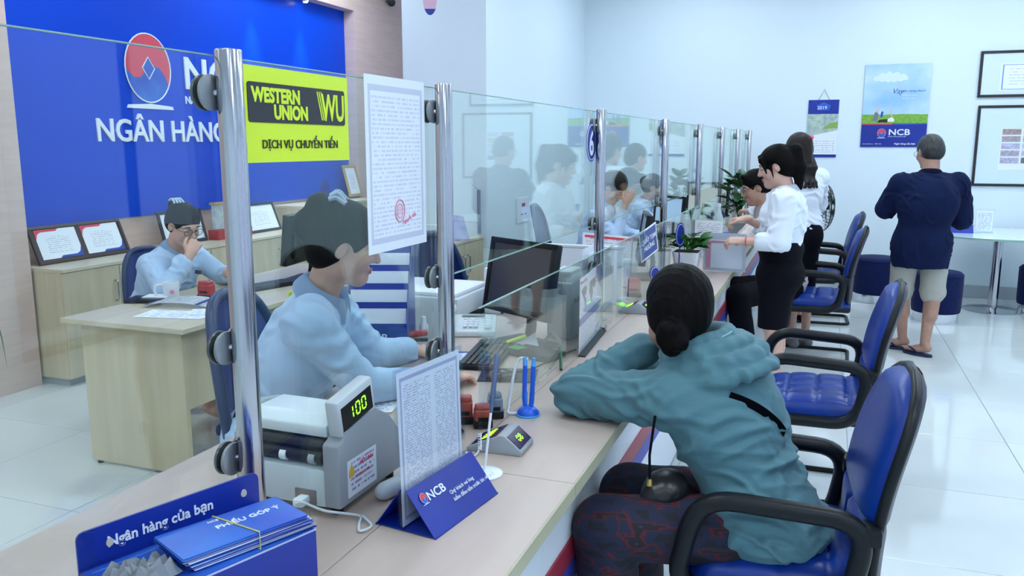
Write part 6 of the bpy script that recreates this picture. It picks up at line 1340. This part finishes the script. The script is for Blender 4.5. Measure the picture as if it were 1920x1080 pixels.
for (x0, x1, y0, y1) in ((.02, .05, .02, .19), (.05, .24, .18, .195), (.2, .22, .17, .205)): O('pink_print', box(BM(), f @ Vector(((x0+x1)/2, (y0+y1)/2, .0006)), (x1-x0, y1-y0, .0012), rot=f.to_3x3().to_4x4()), mat('pink_tape', (.75, .3, .42), .4), t, 0, True)
O('envelope_front', box(BM(), f @ Vector((Le_/2, He/2, .003)), (Le_, He, .001), rot=f.to_3x3().to_4x4()), ACRYL, t, 0, True)
t = thing('upright_form', 'white sheet in an acrylic stand behind the plastic envelope', 'stand', (-.75, 6.02, ZT)); O('sheet', quad(BM(), (-.855, 6.04, ZT+.01), (-.655, 5.99, ZT+.01), (-.655, 5.99, 1.05), (-.855, 6.04, 1.05)), docmat('form_print', 20, chop=20), t, 0, True); O('stand_foot', bx(-.86, -.65, 5.96, 6.08, ZT, ZT+.006), ACRYL, t, 0, True)
t = thing('clear_bottle', 'clear plastic bottle far along the counter before the leafy plant', 'bottle', (-.80, 6.98, ZT)); O('bottle_body', lathe(BM(), ((.04, 0), (.042, .02), (.042, .2), (.018, .27), (.016, .3)), seg=24), mat('frosted_plastic', (.6, .72, .74), .2), t, 60); O('cap', lathe(BM(), ((.018, .3), (.018, .325), (.004, .327)), seg=16), WHITEPL, t, 50)
for lb, px, py, y in (('blue round tape dispenser left of the sixth post', 1335, 412, 6.9), ('blue round tape dispenser right of the sixth post', 1362, 410, 6.9)):
    p = aty(px, py, y); t = thing('tape_dispenser', lb, 'dispenser', (p.x, y, ZT), 0, 'blue tape dispensers'); O('dispenser_body', cyl(BM(), (-.03, 0, .05), (.03, 0, .05), .05, seg=26, bev=.006), BLUEPL, t, 50); O('dispenser_base', box(BM(), (0, .02, .012), (.07, .15, .024), .006), MESHDARK, t, 40)
# documents taped upright behind the glass beyond the third post
t = thing('form_board', 'white form with red lines standing behind the low pane', 'notice', (-1.1, 4.62, ZT)); O('sheet', quad(BM(), (-1.3, 4.62, ZT+.02), (-.98, 4.48, ZT+.02), (-.98, 4.5, 1.08), (-1.3, 4.64, 1.08)), docmat('form_red', 16, ink=(.6, .62, .8), chop=18), t, 0, True)
f = frame((-1.3, 4.62, ZT+.02), (.32, -.14, 0), (0, .02, .28)); W_ = .349
for (x0, x1, y0, y1) in ((.01, .34, .255, .268), (.08, .088, .06, .2), (.24, .248, .06, .2)): O('red_line', prism(BM(), [(x0, y0), (x1, y0), (x1, y1), (x0, y1)], .0008, f @ Matrix.Translation((0, 0, .0008))), INKR, t, 0, True)
O('board_back', prism(BM(), [(0, -.01), (W_, -.01), (W_, .28), (0, .28)], .006, f @ Matrix.Translation((0, 0, -.008))), GREYPL, t, 0, True)
t = thing('acrylic_holder', 'empty clear acrylic holder beside the tilted blue sign', 'holder', (-.95, 4.3, ZT)); O('holder_face', bx(-1.0, -.93, 4.2, 4.45, ZT, .96), ACRYL, t, 0, True); O('clip', box(BM(), (-.965, 4.3, .97), (.05, .08, .025), .006), WHITEPL, t, 40, True)

# ================================================================== ON THE BACK DESK AND CABINETS
p_ = atz(322, 562, .75); t = thing('coffee_mug', 'white mug with a small print on the back desk', 'mug', p_)
O('mug_body', lathe(BM(), ((.036, 0), (.04, .004), (.042, .1), (.0385, .1), (.036, .01), (0, .008)), seg=30), WHITEPL, t, 50); O('handle', tube(BM(), spline([(-.03, -.025, .085), (-.06, -.045, .08), (-.066, -.05, .05), (-.052, -.04, .022), (-.03, -.025, .02)], 5), .007, 8), WHITEPL, t, 60); O('mug_print', prism(BM(), ellipse(.012, .012, 14), .001, frame((.032, -.0285, .05), (.66, .75, 0), (0, 0, 1))), INKP, t, 0)
p_ = atz(268, 566, .75); t = thing('black_folder', 'black folder lying on the left edge of the back desk', 'folder', p_, R(20)); O('folder_cover', box(BM(), (.02, .02, .01), (.2, .15, .02), .004), BLACKPL, t, 40); O('papers', box(BM(), (.06, .05, .023), (.13, .1, .006)), PAPER, t, 0)
for k, (lb, px, py, rz, w_, h, z) in enumerate((('large printed leaflet curling upon the back desk papers', 345, 572, .25, .36, .2, .012), ('flat printed form under the curling leaflet', 330, 590, .2, .36, .18, .001), ('printed sheet near the desk corner', 395, 585, .5, .2, .15, .003))):
    p_ = atz(px, py, .75); t = thing('printed_sheet', lb, 'paper', p_, rz); w2, h2 = w_, h
    O('sheet', quad(BM(), (-w2/2, -h2/2, z+.001), (w2/2, -h2/2, z+.001), (w2/2, h2/2, z+.001), (-w2/2, h2/2, z+.001)) if k else grid(BM(), lambda u, v: Vector(((u-.5)*w2, (v-.5)*h2, z+.02*math.sin(u*PI))), 10, 2, .0008), docmat('sheet_print', 9, ink=(.35, .42, .72), chop=10, fill=.35, cols=3), t, 60)
    if k == 0: 
        for x in (-.47, .3): O('blue_stripe', grid(BM(), lambda u, v: Vector(((x+u*.06)*w2, (v-.5)*h2, z+.0012+.02*math.sin((x+u*.06+.5)*PI))), 3, 1, .0006), INKB, t, 60)
t = thing('sticky_note', 'small yellow green sticky note at the desk edge', 'note', (-2.705, 3.75, .75)); O('flag', box(BM(), (0, 0, .014), (.004, .03, .055), 0, rot=(.2, .2, 0)), YELLOW, t, 0)
p_ = atz(415, 545, .75); t = thing('pink_highlighter', 'pink marker on the back desk beside the red stamp', 'pen', (-3.02, 3.62, .75), R(70)); O('pen_body', cyl(BM(), (-.05, 0, .009), (.03, 0, .009), .008, seg=14), mat('pink_plastic', (.85, .06, .3), .3), t, 50); O('pen_cap', cyl(BM(), (.03, 0, .009), (.06, 0, .009), .009, seg=14), WHITEPL, t, 50)
t = thing('desk_calendar', 'small lilac triangular desk calendar on the cabinet by the column', 'calendar', (-2.86, 6.45, .8)); O('card', prism(BM(), [(-.06, 0), (.06, 0), (0, .2)], .2, frame((-2.93, 6.36, .801), (.6, .8, 0), (0, 0, 1))), mat('lilac_print', (.3, .3, .6), .5, rgb2=(.5, .5, .75), nscale=(12, 12, 12)), t, 0, True)
t = thing('brochure_holder', 'pale holder with papers on the cabinet by the column', 'holder', (-3.05, 6.3, .8)); O('holder_body', box(BM(), (-3.05, 6.3, .86), (.16, .1, .12), .006), LGREYPL, t, 40, True); O('paper_fan', box(BM(), (-2.98, 6.36, .89), (.03, .1, .16), 0, rot=(.2, .4, 0)), GREYPL, t, 0, True)
t = thing('banner_stick', 'thin grey banner on a stick behind the lilac calendar', 'banner', (-2.8, 6.6, .8)); O('banner', bx(-2.80, -2.775, 6.6, 6.63, .82, 1.2, .004), mat('banner_grey', (.25, .27, .36), .5), t, 0, True); O('stick', tube(BM(), [(-2.787, 6.615, .8), (-2.787, 6.615, 1.2), (-2.86, 6.56, 1.27)], .003, 6), STEEL, t, 50, True)
t = thing('shelf_file', 'blue spined file standing behind the back desk monitor', 'file', (-3.0, 4.75, .75)); O('file_cover', box(BM(), (0, 0, .16), (.06, .26, .3), .004), PRINTBLUE, t, 0); O('file_paper', box(BM(), (-.002, -.005, .165), (.045, .262, .28)), PAPER, t, 0)
t = thing('small_oval_stand', 'small blue oval stand on the cabinet beyond the back desk monitor', 'sign', (-4.3+.0, 7.05, 1.0)); o_ = O('oval_plate', prism(BM(), ellipse(.05, .12), .006, frame((-4.62, 7.05, 1.13), (.75, .65, 0), (0, 0, 1))), PRINTBLUE, t, 0, True); O('stand_foot', lathe(BM(), ((.05, 0), (.05, .006), (.01, .012)), (-4.62, 7.05, 1.0), 20), WHITEPL, t, 50, True)

# ================================================================== PLANT AT THE LEFT EDGE
pt = thing('arching_plant', 'long arching green leaf at the left edge of the picture', 'plant', (-2.75, 1.2, 0)); O('pot', lathe(BM(), ((.13, 0), (.17, .3), (.175, .32), (.155, .32), (.15, .28)), seg=32), WHITEPL, pt, 50)
rg = random.Random(3); tip = atd(14, 690, 2.75)-Vector((-2.75, 1.2, 0))
for k in range(12):
    a = rg.uniform(0, 2*PI) if k else 0; l = rg.uniform(.3, .42); q = Vector((l*math.cos(a), l*math.sin(a), 0)) if k else None
    p0 = Vector((0, 0, .3)); p3 = Vector((q.x, q.y, .75)) if k else tip; p1 = Vector((p3.x*.3, p3.y*.3, 1.0)) if k else Vector((tip.x*.95, tip.y*.95, tip.z+.9)); sd = Vector((-p3.y, p3.x, 0)).normalized()
    if k and (math.cos(a) > .2): continue
    def fn(u, v, p0=p0, p1=p1, p3=p3, sd=sd): c = p0*(1-u)**2+p1*2*u*(1-u)+p3*u*u; return c+sd*(v-.5)*.06*math.sin(PI*min(1, .12+u*.88))**.8
    O('leaf', grid(BM(), fn, 16, 3, .001), LEAF, pt, 60)
bpy.context.view_layer.update()
